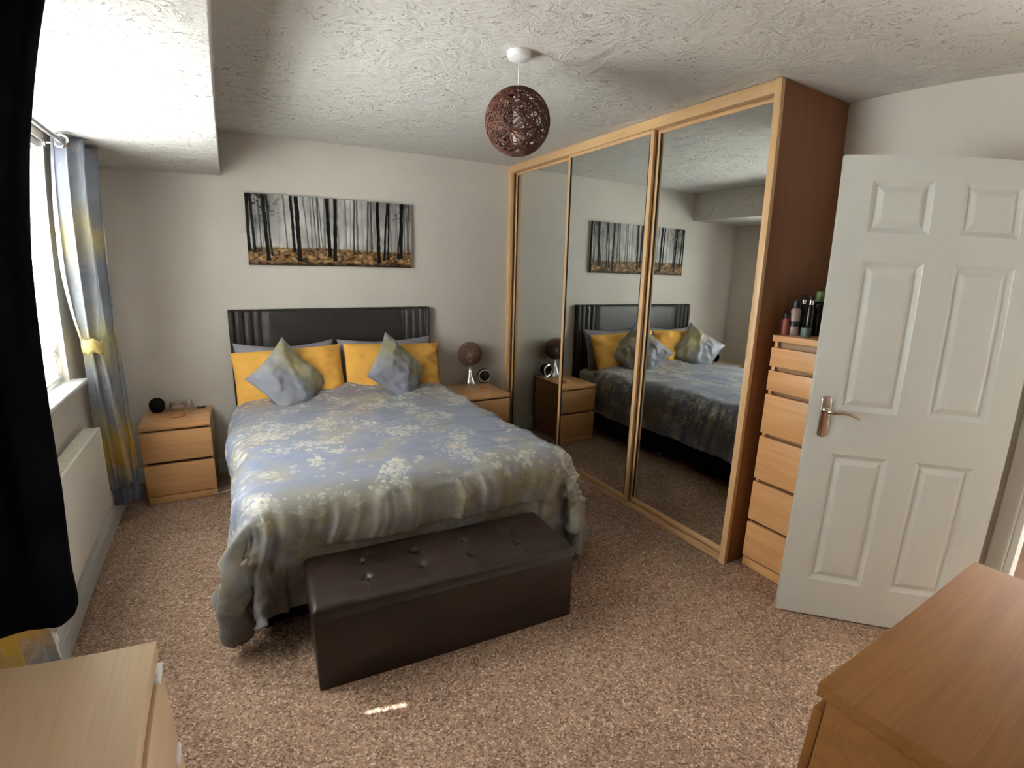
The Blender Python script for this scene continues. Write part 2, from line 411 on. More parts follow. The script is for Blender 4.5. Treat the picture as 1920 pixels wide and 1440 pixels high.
# window
w = struct(bpy.data.objects.new('window_1', None)); C.objects.link(w)
b = newbm(); fx0, fx1 = XL-.125, XL-.065; fr = .055
box(b, fx0, fx1, WY0, WY1, WZ0, WZ0+fr, .004); box(b, fx0, fx1, WY0, WY1, WZ1-fr, WZ1, .004)
box(b, fx0, fx1, WY0, WY0+fr, WZ0+fr, WZ1-fr, .004); box(b, fx0, fx1, WY1-fr, WY1, WZ0+fr, WZ1-fr, .004)
ym = (WY0+WY1)/2; box(b, fx0, fx1, ym-.03, ym+.03, WZ0+fr, WZ1-fr, .004)
obj('window_frame', b, M['upvc'], w)
for y0, y1 in ((WY0+fr, ym-.03), (ym+.03, WY1-fr)):
    b = newbm(); box(b, fx0+.02, fx0+.026, y0, y1, WZ0+fr, WZ1-fr); obj('pane', b, M['glass'], w, smooth=False)
b = newbm(); box(b, fx1, fx1+.014, WY1-.06, WY1-.035, 1.08, 1.13, .004); box(b, fx1+.014, fx1+.024, WY1-.058, WY1-.037, 1.00, 1.13, .004)
obj('window_handle', b, M['upvc'], w)
b = newbm(); box(b, XL-.125, XL+.068, WY0-.05, WY1+.045, WZ0-.022, WZ0, .006, 3)
struct(obj('trim_2', b, M['white']))        # window sill
# landing beyond the door
b = newbm(); box(b, XR+.05, 5.4, -5.2, -2.6, -.12, -.002); struct(obj('floor.001', b, M['hallfloor'], smooth=False))
b = newbm(); box(b, 5.3, 5.4, -5.2, -2.6, 0, H); box(b, XR+.1, 5.4, -2.7, -2.6, 0, H); box(b, XR+.1, 5.4, -5.2, -5.1, 0, H)
struct(obj('wall_landing', b, M['wall'], smooth=False))
b = newbm(); box(b, XR+.1, 5.4, -5.2, -2.6, H, H+.1); struct(obj('ceiling.001', b, M['artex'], smooth=False))
skirt('baseboard_landing', (5.3, -5.1, 0), (5.3, -2.7, 0), (-1, 0, 0))
# door frame
b = newbm()
for y0, y1 in ((DY1, DY1+.07), (DY0-.05, DY0)): box(b, XR-.018, XR+.002, y0, y1, 0, DZ+.06, .004)
box(b, XR-.018, XR+.002, DY0-.05, DY1+.07, DZ, DZ+.065, .004)
box(b, XR, XR+.1, DY1-.03, DY1, 0, DZ); box(b, XR, XR+.1, DY0, DY0+.02, 0, DZ); box(b, XR, XR+.1, DY0, DY1, DZ-.03, DZ)
struct(obj('trim_3', b, M['white'], smooth=False))

# ------------------------------------------------------------------ door leaf (six moulded panels)
def door_leaf():
    root = struct(bpy.data.objects.new('door_1', None)); C.objects.link(root)
    root.location = (3.728, -3.461, 0); root.rotation_euler = (0, 0, math.radians(180-47.3191))
    Wd, Hd, T = .762, 1.985, .036
    # local u from free edge; x = Wd-u
    cols = [(.108, .327), (.434, .652)]; rows = [(.19, .79), (.982, 1.586), (1.695, 1.892)]
    b = newbm()
    us = sorted({0, Wd, *[c for q in cols for c in q]}); zs = sorted({.008, Hd, *[c for q in rows for c in q]})
    def P(u, z, d, side): return b.verts.new((Wd-u, (T/2-d)*side, z))
    for side in (1, -1):
        for i in range(len(us)-1):
            for j in range(len(zs)-1):
                u0, u1, z0, z1 = us[i], us[i+1], zs[j], zs[j+1]
                if (u0, u1) in cols and (z0, z1) in rows:
                    prev = None
                    for ins, d in ((0, 0), (.002, .002), (.018, .012), (.022, .012), (.042, .002), (.046, .001)):
                        rr = [P(u0+ins, z0+ins, d, side), P(u1-ins, z0+ins, d, side), P(u1-ins, z1-ins, d, side), P(u0+ins, z1-ins, d, side)]
                        if prev:
                            for k in range(4): b.faces.new((prev[k], prev[(k+1) % 4], rr[(k+1) % 4], rr[k]))
                        prev = rr
                    b.faces.new(prev)
                else:
                    b.faces.new([P(u0, z0, 0, side), P(u1, z0, 0, side), P(u1, z1, 0, side), P(u0, z1, 0, side)])
    z0, z1 = zs[0], zs[-1]
    for u in (0, Wd): b.faces.new([b.verts.new((Wd-u, y, z)) for y, z in ((-T/2, z0), (T/2, z0), (T/2, z1), (-T/2, z1))])
    for z in (z0, z1): b.faces.new([b.verts.new((x, y, z)) for x, y in ((0, -T/2), (Wd, -T/2), (Wd, T/2), (0, T/2))])
    obj('door_leaf', b, M['white'], root, smooth=False)
    # lever handle on a long back plate, both faces
    for side in (1, -1):
        b = newbm(); xc = Wd-.058; zc = .947
        pts = []
        hw, hh = .019, .088
        for k in range(9): a = PI*k/8; pts.append((xc+hw*math.cos(a), zc+hh-.012+.012*math.sin(a)))
        for k in range(9): a = PI+PI*k/8; pts.append((xc+hw*math.cos(a), zc-hh+.012+.012*math.sin(a)))
        f0 = [b.verts.new((x, side*(T/2+.0005), z)) for x, z in pts]; f1 = [b.verts.new((x, side*(T/2+.006), z)) for x, z in pts]
        f2 = [b.verts.new((xc+(x-xc)*.88, side*(T/2+.008), zc+(z-zc)*.97)) for x, z in pts]
        n = len(pts)
        for A, B in ((f0, f1), (f1, f2)):
            for k in range(n): b.faces.new((A[k], A[(k+1) % n], B[(k+1) % n], B[k]))
        b.faces.new(f2)
        for zz in (zc+.076, zc-.076): lathe(b, [(.004, 0), (.004, .002), (.002, .003)], 10, mat=Matrix.Translation((xc, side*(T/2+.008), zz)) @ Matrix.Rotation(-side*PI/2, 4, 'X'))
        plate = obj('handle_plate', b, M['nickel'], root)
        b = newbm(); y0 = side*(T/2+.006); y1 = side*(T/2+.052)
        lathe(b, [(.013, 0), (.013, .010), (.009, .014)], 20, mat=Matrix.Translation((xc, y0, zc+.03)) @ Matrix.Rotation(-side*PI/2, 4, 'X'))
        path = [(xc, y0, zc+.03), (xc, y0+side*.03, zc+.03), (xc-.006, y1-side*.006, zc+.03), (xc-.02, y1, zc+.031), (xc-.05, y1+side*.002, zc+.034), (xc-.08, y1+side*.002, zc+.031), (xc-.105, y1, zc+.022), (xc-.118, y1, zc+.014)]
        tube(b, path, .007, 10, radii=[.008, .008, .008, .008, .0075, .007, .007, .005])
        obj('lever', b, M['nickel'], plate)
    return root
door_leaf()

# ------------------------------------------------------------------ drawers furniture
def malm(name, label, cat, loc, rz, w, d, h, gaps, topz, group=None, edge_blocks=False, plinth=.055, wood='oak'):
    """front faces local -y; origin at floor, back centre"""
    t = thing(name, label, cat, loc, rz, group)
    b = newbm(); box(b, -w/2, w/2, -d, 0, h-.030, h, .0025); obj('top', b, M[wood], t)
    b = newbm(); s = .018
    box(b, -w/2, -w/2+s, -d+.021, -.002, 0, h-.030, .001); box(b, w/2-s, w/2, -d+.021, -.002, 0, h-.030, .001)
    box(b, -w/2+s, w/2-s, -.012, -.002, .04, h-.030); box(b, -w/2+s, w/2-s, -d+.05, -.012, .05, .07)
    obj('carcass', b, M[wood], t)
    b = newbm(); box(b, -w/2+s, w/2-s, -d+.040, -d+.052, .05, h-.030); obj('drawer_rail', b, M['oak_gap'], t, smooth=False)
    b = newbm(); box(b, -w/2+.002, w/2-.002, -d+.006, -d+.021, 0.004, plinth-.006, .001); obj('plinth', b, M[wood], t)
    for z0, z1 in gaps:
        b = newbm(); box(b, -w/2+.001, w/2-.001, -d, -d+.019, z0, z1, .002)
        box(b, -w/2+.03, w/2-.03, -d+.019, -d+.036, z0+.01, z1-.012)
        dr = obj('drawer', b, M[wood], t)
        if edge_blocks:
            b = newbm(); box(b, w/2-.06, w/2-.004, -d-.004, -d+.014, z1-.002, z1+.010, .003); obj('white_edge_block', b, M['upvc'], dr, label='small white block on the drawer top edge')  # small white block at one end of the drawer's top edge
    return t
malm('bedside_table', 'oak veneer two-drawer bedside table in the corner by the curtain, left of the bed', 'bedside table',
     (.713, -.018, 0), 0, .40, .420, .522, [(.055, .262), (.282, .478)], .522, 'matching bedside tables')
malm('bedside_table', 'oak veneer two-drawer bedside table between the bed and the mirrored wardrobe', 'bedside table',
     (2.875, -.030, 0), 0, .40, .505, .522, [(.055, .262), (.282, .478)], .522, 'matching bedside tables')
malm('chest_of_drawers', 'oak veneer chest of drawers with small white blocks on its drawer edges in the near left corner', 'chest of drawers',
     (.895-.48*math.cos(math.radians(3)), -3.40, 0), PI/2-math.radians(1.5), .80, .48, .78, [(.055, .275), (.293, .513), (.531, .722)], .78, edge_blocks=True, wood='oak_glare')
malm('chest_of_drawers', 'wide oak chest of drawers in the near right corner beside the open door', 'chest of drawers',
     (2.397, -4.165, 0), PI+math.radians(1.0), .80, .485, .78, [(.055, .275), (.293, .513), (.531, .722)], .78, wood='oak_shade')
malm('tall_chest_of_drawers', 'tall narrow six-drawer oak chest between the wardrobe side and the open door', 'chest of drawers',
     (3.855, -2.777, 0), -PI/2, .40, .472, 1.24, [(.062, .258), (.276, .486), (.504, .730), (.748, .948), (.968, 1.068), (1.088, 1.180)], 1.24, plinth=.058)

# ------------------------------------------------------------------ wardrobe
wd = thing('sliding_wardrobe', 'fitted floor-to-ceiling wardrobe with three mirrored sliding doors and oak side', 'wardrobe', (XW, 0, 0))
D = XR-XW
b = newbm(); box(b, 0, D-.002, YW, YW+.022, 0, H-.004, .001); obj('side_panel', b, M['oak_side_shade'], wd)
b = newbm(); box(b, -.006, 0.02, YW-.001, YW+.034, 0, H-.004, .002); obj('front_edging', b, M['trim_oak'], wd)
b = newbm(); box(b, -.002, .075, YW+.034, -.002, H-.062, H-.004, .002); obj('fascia', b, M['trim_oak_y'], wd)
b = newbm(); box(b, .0, .03, -.055, -.002, 0.0, H-.062, .002); box(b, .03, .075, -.03, -.002, 0.0, H-.062, .002); obj('jamb', b, M['trim_oak'], wd)
b = newbm(); box(b, .002, .085, YW+.034, -.03, 0.001, .012, .002); box(b, .002, .008, YW+.034, -.03, .012, .020); box(b, .038, .044, YW+.034, -.03, .012, .020)
obj('floor_track', b, M['trim_oak_y'], wd)
b = newbm(); box(b, .09, D-.002, -.02, -.002, 0, H-.004); box(b, D-.02, D-.002, YW+.03, -.02, 0, H-.004); obj('inner_lining', b, M['oak_side_shade'], wd, smooth=False)
def slider(y0, y1, x):
    fw = .030; z0, z1 = .022, H-.062
    b = newbm(); box(b, x+.006, x+.010, y0+.01, y1-.01, z0+.01, z1-.01); m = obj('sliding_door', b, M['mirror'], wd, smooth=False)
    m['label'] = 'mirror panel in a slim oak frame'
    for a0, a1 in ((y0, y0+fw), (y1-fw, y1)):
        b = newbm(); box(b, x, x+.022, a0, a1, z0, z1, .004); obj('door_stile', b, M['trim_oak'], m)
    for q0, q1 in ((z0, z0+.035), (z1-.02, z1)):
        b = newbm(); box(b, x+.001, x+.02, y0+fw, y1-fw, q0, q1, .003); obj('door_rail', b, M['trim_oak_y'], m)
    for a in (y0+fw, y1-fw-.003):
        b = newbm(); box(b, x-.0005, x+.006, a, a+.003, z0+.035, z1-.02); obj('gasket', b, M['black'], m, smooth=False)
slider(-.905, -.056, .046); slider(-1.735, -.880, .012); slider(YW+.036, -1.722, .046)

# ------------------------------------------------------------------ bed
bed = thing('double_bed', 'king-size divan bed with black base and dark brown leather headboard', 'bed', (1.815, 0, 0))
b = newbm(); box(b, -.735, .735, -2.045, -.075, .055, .33, .02, 3); obj('divan_base', b, M['basecloth'], bed)
b = newbm(); box(b, -.735, .735, -2.045, -.075, .332, .575, .05, 4); obj('mattress', b, M['mattress'], bed)
for x in (-.70, .70):
    for y in (-.25, -1.15, -2.0):
        b = newbm(); lathe(b, [(.012, .056), (.012, .045), (.03, .040), (.034, .02), (.030, .004), (.026, 0.0)], 20, (x, y, 0)); obj('glide', b, M['chrome'], bed, label='chrome glide foot')
# headboard: flat padded centre, rounded flutes at both ends
hw = .746; zt = 1.198
prof = []
def hb(x):
    u = hw-abs(x)
    if u < .035: return .052+.012*math.sqrt(max(0, 1-((.0175-u)/.0175)**2))
    if u < .215:
        k = (u-.035) % .060; return .046+.020*math.sqrt(max(0.0, 1-((k-.03)/.03)**2))
    return .050+.018*min(1, ((u-.215)/.05))**.5
xs = np.linspace(-hw, hw, 420); b = newbm(); cols = []
zsl = [.45, .6, .8, 1.0, 1.15, zt-.02, zt-.008, zt]
for x in xs:
    cols.append([b.verts.new((x, -(hb(x)-(0 if z < zt-.021 else (.002 if z < zt-.01 else (.008 if z < zt else .022)))), z)) for z in zsl]+[b.verts.new((x, -.002, zt)), b.verts.new((x, -.002, .45))])
for A, B in zip(cols, cols[1:]):
    for k in range(len(A)): b.faces.new((A[k], A[(k+1) % len(A)], B[(k+1) % len(A)], B[k]))
b.faces.new(cols[0]); b.faces.new(cols[-1])
hbd = obj('headboard', b, M['headleather'], bed, angle=50)
for x in (-.55, .55):
    b = newbm(); box(b, x-.03, x+.03, -.03, -.004, .0, .46); obj('headboard_strut', b, M['black'], bed, smooth=False)

# duvet: settled cloth, coordinates kept as data
NXD, NYD = 78, 74
DUVET_MM = [
950,-2131,22,-12,26,0,28,3,-1,27,10,8,17,17,16,12,21,16,25,-2,15,21,-16,15,21,-13,16,8,-26,10,-4,-27,12,-12,-24,11,3,-26,13,28,-1,8,-3,28,-5,7,29,-3,19,22,-5,28,7,-4,28,4,-1,29,0,-1,29,6,-1,29,3,-1,29,0,0,29,0,0,30,0,-1,29,0,0,29,0,-1,30,0,0,29,0,0,29,0,0,29,0,-1,29,0,0,30,0,0,29,0,0,29,0,1,29,0,-1,29,0,0,30,0,0,29,0,0,29,0,0,29,0,0,29,0,0,29,0,0,30,0,0,29,0,0,29,0,0,29,0,0,29,0,-1,29,0,0,29,0,-1,29,0,1,30,0,0,29,0,-1,29,0,1,29,0,0,29,0,0,30,0,-1,29,-1,0,28,-6,1,29,-1,0,28,-7,0,29,-4,0,29,-4,1,29,7,1,24,16,-2,28,6,0,19,-23,-1,-20,-20,7,12,-22,-16,-23,-17,-8,-8,-28,-6,13,-24,-9,24,4,-15,19,16,-16,10,20,-18,22,13,-16,15,19,-16,5,29,0,
922,-2143,22,18,14,17,30,5,2,24,12,12,13,20,16,19,17,15,7,22,18,24,-8,14,6,-28,5,14,-19,18,16,-17,17,-8,-26,12,-8,-25,11,26,-9,10,5,29,-4,18,23,-4,12,27,-4,27,10,-4,28,-8,-1,29,5,0,28,7,-1,29,3,-1,29,-1,-1,29,0,0,29,0,0,29,0,-1,29,0,0,30,0,0,29,0,0,29,0,-1,30,0,0,29,0,0,29,0,0,29,0,0,29,0,0,30,0,1,29,0,-1,29,0,0,29,0,0,29,0,0,29,0,0,30,0,0,29,0,0,29,0,0,29,0,-1,29,0,1,29,0,-1,29,0,0,29,0,0,29,0,0,30,0,0,29,0,0,29,0,0,29,0,0,29,0,-1,29,0,1,29,0,0,29,-1,0,29,-3,0,29,-5,0,29,-2,0,28,-9,0,29,-1,1,25,15,-1,27,11,-1,29,-1,1,25,-17,-2,-4,-28,-2,-23,-16,-9,-12,-26,-6,0,-28,-7,22,-14,-12,21,14,-16,12,21,-17,18,15,-17,16,17,-16,20,14,-16,21,12,-16,
928,-2168,37,15,16,20,28,6,5,19,17,15,17,18,15,13,20,16,-1,24,16,22,6,18,12,-26,7,27,1,11,-9,-26,12,-7,-25,12,17,-18,16,16,-18,16,22,19,-2,1,28,-4,24,17,-4,23,17,-3,29,-5,-1,28,-7,-1,26,12,-1,30,2,0,29,0,-1,29,0,0,29,0,0,29,0,-1,29,0,-1,30,0,1,29,0,0,29,0,-1,29,0,0,29,0,0,29,0,0,29,0,0,29,0,0,30,0,0,29,0,0,29,0,0,29,0,0,29,0,0,30,0,0,29,0,0,29,0,0,29,0,0,29,0,-1,29,0,0,29,0,0,30,0,0,29,0,0,29,0,0,29,0,-1,29,0,0,29,0,0,29,0,0,29,0,0,30,0,0,29,0,0,29,-1,0,28,-6,0,29,-3,0,29,0,0,28,-10,1,28,5,0,29,6,-1,23,17,-1,27,-12,0,27,-11,0,-17,-23,-6,-16,-24,-6,2,-28,-7,3,-28,-8,25,4,-14,16,19,-17,20,13,-16,15,18,-17,15,18,-17,23,8,-16,21,15,-16,
925,-2189,58,22,11,15,12,23,14,22,14,15,20,14,15,14,20,16,-5,24,15,14,18,18,19,-20,11,26,9,9,9,-25,13,-9,-24,12,-6,-26,13,28,1,9,28,0,10,12,26,-6,8,28,-5,29,2,0,28,-7,-1,29,-4,-1,27,10,0,28,6,-1,29,-1,0,29,0,0,30,0,-1,29,0,0,29,0,0,29,0,0,29,0,-1,29,0,1,30,0,0,29,0,0,29,0,-1,29,0,0,29,0,0,29,0,0,29,0,-1,30,0,1,29,0,0,29,0,0,29,0,-1,29,0,0,29,0,0,29,0,0,29,0,0,29,0,0,30,0,0,29,0,0,29,0,0,29,0,0,29,0,-1,29,0,0,29,0,0,30,0,0,29,0,0,29,0,0,29,0,0,29,-1,0,29,-1,0,28,-10,0,29,3,0,28,-9,0,29,1,0,27,10,0,25,15,-1,28,-8,0,21,-20,-1,-11,-26,-7,-11,-26,-7,-12,-26,-7,24,-14,-9,23,11,-16,16,17,-17,19,16,-16,12,20,-17,19,16,-17,23,8,-16,26,2,-14,
909,-2189,82,25,3,17,16,19,14,22,13,15,22,13,14,17,18,15,4,24,16,-7,24,16,24,-5,15,26,11,8,19,-18,14,-9,-25,12,-4,-26,13,19,-20,10,17,24,1,19,22,0,20,20,0,29,-7,-1,29,-2,0,29,-4,-1,26,13,-1,29,3,0,29,-2,-1,29,1,0,29,0,0,29,0,0,29,0,0,29,0,-1,30,0,1,29,0,-1,29,0,0,29,0,0,29,0,0,30,0,0,29,0,0,29,0,-1,29,0,0,29,0,0,29,0,0,29,0,0,29,0,0,29,0,1,29,0,-1,30,0,0,29,0,0,29,0,0,29,0,-1,29,0,0,29,0,1,29,0,-1,29,0,0,30,0,0,29,0,0,29,0,0,29,0,0,29,0,0,29,0,-1,30,-1,1,29,-2,-1,28,-9,0,28,4,1,29,-5,0,29,-4,0,25,15,-1,27,10,0,28,-7,-1,13,-26,-2,-15,-24,-7,-12,-25,-8,11,-26,-5,27,-2,-13,14,20,-17,18,16,-17,17,16,-17,19,15,-16,24,3,-16,23,9,-15,22,11,-16,
914,-2165,99,4,-16,24,24,1,16,16,20,15,22,13,14,24,10,15,11,22,14,-4,24,17,9,24,14,26,3,11,24,-11,13,5,-26,13,-10,-24,13,13,-23,11,28,9,2,18,23,0,16,24,1,29,-7,-1,28,-6,-1,29,1,0,26,15,-1,29,-1,-1,30,-1,1,28,2,-1,29,-1,0,30,0,0,29,0,0,29,0,-1,30,0,0,28,0,0,29,0,0,29,0,0,30,0,0,29,0,0,29,0,0,29,0,0,29,0,-1,29,0,0,29,0,0,29,0,0,29,0,0,30,0,0,29,0,0,29,0,0,29,0,0,29,0,-1,29,0,0,29,0,1,30,0,-1,29,0,0,29,0,0,29,0,0,29,1,0,29,-1,0,29,1,-1,29,-1,0,29,0,0,30,0,0,28,-8,0,29,-4,0,28,4,0,29,-1,0,29,-6,1,27,11,-1,26,13,0,27,-10,-1,4,-29,-3,-16,-22,-9,-1,-29,-6,23,-15,-8,24,8,-15,18,16,-17,15,19,-17,16,18,-17,25,0,-15,19,16,-16,23,10,-16,24,6,-15,
925,-2142,114,2,-15,24,-1,-15,25,24,-1,16,17,19,15,24,7,14,21,15,14,11,24,13,7,24,15,5,23,16,26,-4,12,14,-22,14,-8,-25,13,9,-25,11,28,-2,5,16,26,0,21,19,1,28,-9,-1,28,-4,-1,27,12,-1,29,3,0,29,2,-1,29,1,0,29,-1,0,29,0,0,29,0,-1,30,0,1,29,0,-1,29,0,0,29,0,0,29,0,0,29,0,0,30,0,0,29,0,0,28,0,-1,30,0,0,29,0,0,29,0,0,29,0,0,29,0,0,29,0,0,29,0,0,29,0,0,29,0,-1,29,0,1,29,0,-1,29,0,0,30,0,0,29,0,0,29,0,0,29,0,0,29,0,-1,30,0,0,29,0,0,29,1,0,29,-2,0,29,2,0,29,-2,0,28,-9,0,29,-2,0,29,5,0,28,-7,0,28,7,0,30,1,0,25,15,-1,25,-14,-1,-8,-27,-6,-10,-26,-6,16,-24,-7,26,-5,-11,17,16,-17,20,15,-16,15,18,-17,24,6,-16,23,6,-16,23,8,-15,18,17,-15,-7,16,-25,
942,-2122,128,-6,-11,25,4,-17,24,-5,-13,26,23,-2,17,18,18,14,25,7,14,20,17,12,12,22,15,-2,25,16,19,16,14,23,-13,13,-3,-26,13,4,-26,13,26,-11,6,21,20,0,21,21,1,27,-10,-1,29,-1,0,26,14,-2,29,0,0,29,2,0,29,0,0,30,0,0,29,0,0,29,0,0,29,0,-1,29,0,0,29,0,0,29,0,0,29,0,0,30,0,0,29,0,0,29,0,-1,29,0,0,29,0,0,29,0,0,29,-1,0,29,1,0,29,0,0,29,0,-1,29,0,0,29,0,0,29,0,0,29,0,0,30,0,0,29,0,0,29,0,0,29,0,0,29,0,0,30,0,-1,29,0,0,29,0,0,29,1,0,29,-2,0,29,1,0,29,1,0,29,-4,-1,29,-2,0,28,-7,0,28,6,1,29,-2,-1,30,-4,0,27,11,0,27,10,0,21,-20,-1,-12,-25,-7,-1,-29,-6,27,-4,-12,27,-8,-10,14,20,-18,16,17,-16,23,9,-16,23,8,-16,24,2,-15,11,21,-18,-10,9,-26,-8,12,-25,
968,-2113,138,-7,-9,27,-12,-3,27,-2,-15,25,-5,-13,26,24,-4,17,19,17,14,23,11,13,24,12,13,4,25,16,3,24,16,25,5,13,14,-23,12,-3,-26,13,21,-19,9,24,17,2,23,17,1,27,-10,-2,29,4,0,27,11,0,29,0,-1,28,-5,-2,29,0,0,30,5,1,28,-7,-2,30,3,1,29,-1,-1,28,2,1,29,-2,-1,30,5,1,29,-3,-1,29,0,0,29,-2,-1,29,5,2,29,-2,-1,29,-2,-1,30,4,1,28,-2,-1,29,1,0,30,1,0,28,-3,0,30,3,0,29,-2,0,29,2,0,29,-2,0,29,-1,-1,29,-3,0,29,3,0,29,1,0,29,-2,0,30,-1,0,29,4,0,29,0,0,29,1,-1,29,-2,1,29,2,0,29,-4,0,29,-1,-1,29,2,0,28,-8,0,30,1,0,28,6,0,29,-5,0,28,8,0,27,10,-1,17,-24,-2,-13,-25,-7,16,-24,-7,26,-2,-12,25,6,-13,18,15,-17,15,18,-17,25,4,-15,23,7,-16,-3,18,-23,4,19,-21,-13,4,-26,-12,-7,-26,
969,-2086,150,5,-12,26,-2,-12,27,-4,-12,26,-7,-10,27,-9,-10,26,22,-5,18,20,16,13,24,10,14,23,13,13,-3,23,17,13,22,15,25,-9,12,0,-27,13,27,-11,3,24,-15,7,16,24,4,28,-6,-1,27,11,-1,29,2,0,28,-7,-2,29,7,0,29,-1,0,29,1,0,29,-6,-1,29,6,1,29,2,0,29,-6,-1,29,6,0,29,-7,0,29,5,0,29,-2,0,29,2,0,29,-5,-1,30,2,0,29,0,0,29,-1,0,29,1,0,29,2,0,29,0,0,29,0,0,29,3,0,29,-4,-1,29,3,0,29,-2,0,29,2,0,30,-1,0,29,-1,0,29,-1,0,29,3,-1,29,-2,0,29,0,0,29,3,0,29,-3,0,30,0,0,29,2,0,29,-4,0,29,0,0,28,2,0,29,-5,0,29,-5,0,29,8,0,29,-4,0,25,14,-1,29,1,0,12,-27,-3,-6,-28,-6,26,-10,-10,24,8,-15,25,4,-13,15,19,-17,24,6,-16,22,10,-16,-5,16,-23,2,20,-22,-12,-7,-25,-10,-8,-26,-3,-14,-26,
959,-2061,164,12,-10,25,-7,-12,26,1,-12,26,3,-11,27,-13,-9,25,9,-11,26,18,-10,21,21,17,13,25,3,14,22,15,12,-3,23,18,20,17,13,15,-23,12,24,-14,5,14,-24,9,23,17,5,28,7,-3,28,2,1,29,-9,-1,28,5,0,28,7,-1,29,-2,0,29,-4,0,29,3,-1,29,-3,0,29,1,0,29,1,0,29,-1,0,29,-1,0,30,2,0,29,2,0,29,-1,-1,29,-1,0,29,0,0,29,0,0,29,1,0,29,-3,0,29,4,0,29,0,0,29,-2,-1,29,0,0,29,4,0,29,1,0,30,-5,0,29,5,0,29,-2,-1,29,0,1,29,0,-1,29,-2,0,29,3,0,29,0,0,30,-4,0,29,2,0,29,2,0,29,-4,0,29,-2,0,29,7,-1,29,-3,0,28,-7,0,29,1,1,29,3,0,29,-3,-1,26,14,0,29,-2,0,0,-29,-6,16,-23,-6,27,2,-12,22,10,-16,25,5,-13,17,17,-17,24,6,-16,-4,17,-23,-6,15,-24,-5,-14,-25,-5,-13,-25,-9,-10,-26,-11,-5,-27,
949,-2037,178,7,-13,25,18,-7,23,1,-12,26,-9,-10,26,-2,-9,27,0,-12,27,16,-10,22,9,-12,25,25,7,13,23,11,13,24,10,13,-3,23,19,27,2,10,22,-18,7,12,-25,10,28,-4,4,23,18,0,29,-5,0,29,0,0,28,10,-1,28,-6,-1,30,2,0,29,-2,0,28,4,0,29,-1,0,30,-1,0,29,4,0,28,-5,-1,30,4,0,29,-2,0,29,-1,0,29,1,0,29,0,0,29,-1,0,29,2,0,29,-1,0,29,4,-1,29,-4,0,30,1,0,29,0,0,29,2,0,29,-3,0,29,-1,0,29,5,-1,29,-5,0,29,2,0,29,1,0,30,0,0,29,2,1,29,-3,-1,29,3,0,29,-5,0,29,5,0,29,-1,0,30,-4,0,28,3,-1,29,-1,0,30,3,1,28,-9,1,29,-1,-2,29,5,1,28,-3,-1,27,12,0,28,-7,-1,2,-29,-5,26,-8,-10,23,10,-15,24,7,-15,26,5,-13,19,14,-17,-7,14,-24,-10,8,-26,-9,-2,-28,-4,-17,-23,-3,-17,-24,-12,4,-27,-8,9,-26,
938,-2013,193,11,-12,25,20,-6,20,8,-10,26,-5,-11,26,7,-13,26,0,-11,26,-5,-9,28,17,-10,22,8,-13,26,22,19,8,24,-5,17,26,3,12,4,21,20,26,-9,8,22,-17,7,22,-18,7,26,14,1,29,-4,0,27,12,-3,28,-5,1,30,5,0,28,-7,0,29,5,0,30,0,0,29,-2,0,29,3,-1,29,-2,0,29,3,0,29,-3,0,29,1,0,29,1,0,29,-2,0,30,-1,0,29,4,-1,28,-6,1,30,4,-1,29,-2,0,29,0,0,29,4,0,29,-2,0,29,-3,0,29,4,-1,30,-1,1,29,0,-1,28,-2,0,30,2,0,29,1,0,29,-1,0,29,0,0,29,1,0,29,0,0,30,0,0,29,-1,0,29,-2,0,29,4,-1,29,-2,0,29,-2,1,29,0,0,29,4,-1,28,-10,1,29,5,0,29,-2,-1,27,11,0,26,-12,-2,14,-25,-6,26,8,-14,20,13,-17,27,0,-10,18,15,-19,-11,-1,-27,-8,11,-26,-7,-10,-26,-11,4,-27,-1,-20,-21,3,16,-25,2,10,-27,-18,6,-23,
934,-1987,208,8,-13,25,22,-4,18,5,-11,26,8,-11,26,-6,-13,25,6,-10,26,10,-10,26,2,-10,27,10,-12,24,13,-12,24,22,16,9,22,-8,17,24,-7,16,18,20,14,16,-24,8,30,-1,3,28,-5,6,26,12,-4,28,-2,1,30,1,1,29,-4,0,28,5,-1,29,-2,0,30,2,0,29,-1,0,29,1,0,29,0,0,29,-2,0,29,1,0,29,1,-1,29,-2,1,30,0,-1,29,2,0,29,-3,1,28,3,-1,29,-4,0,30,4,0,29,0,0,29,-2,0,30,2,-1,29,0,0,29,-1,0,29,-1,0,29,2,0,29,-2,1,29,2,-1,29,-1,0,29,0,0,30,0,0,29,0,-1,29,0,0,29,0,0,29,0,1,29,0,-1,29,-1,0,29,1,0,30,0,0,29,1,0,29,-4,0,28,3,-1,29,-6,2,27,7,-3,29,1,1,20,-21,-3,26,6,-13,21,10,-16,28,-2,-9,18,14,-18,-10,1,-27,-10,2,-28,-7,-12,-25,-9,-5,-27,-11,3,-28,8,12,-25,-8,0,-29,15,22,-12,15,6,-24,
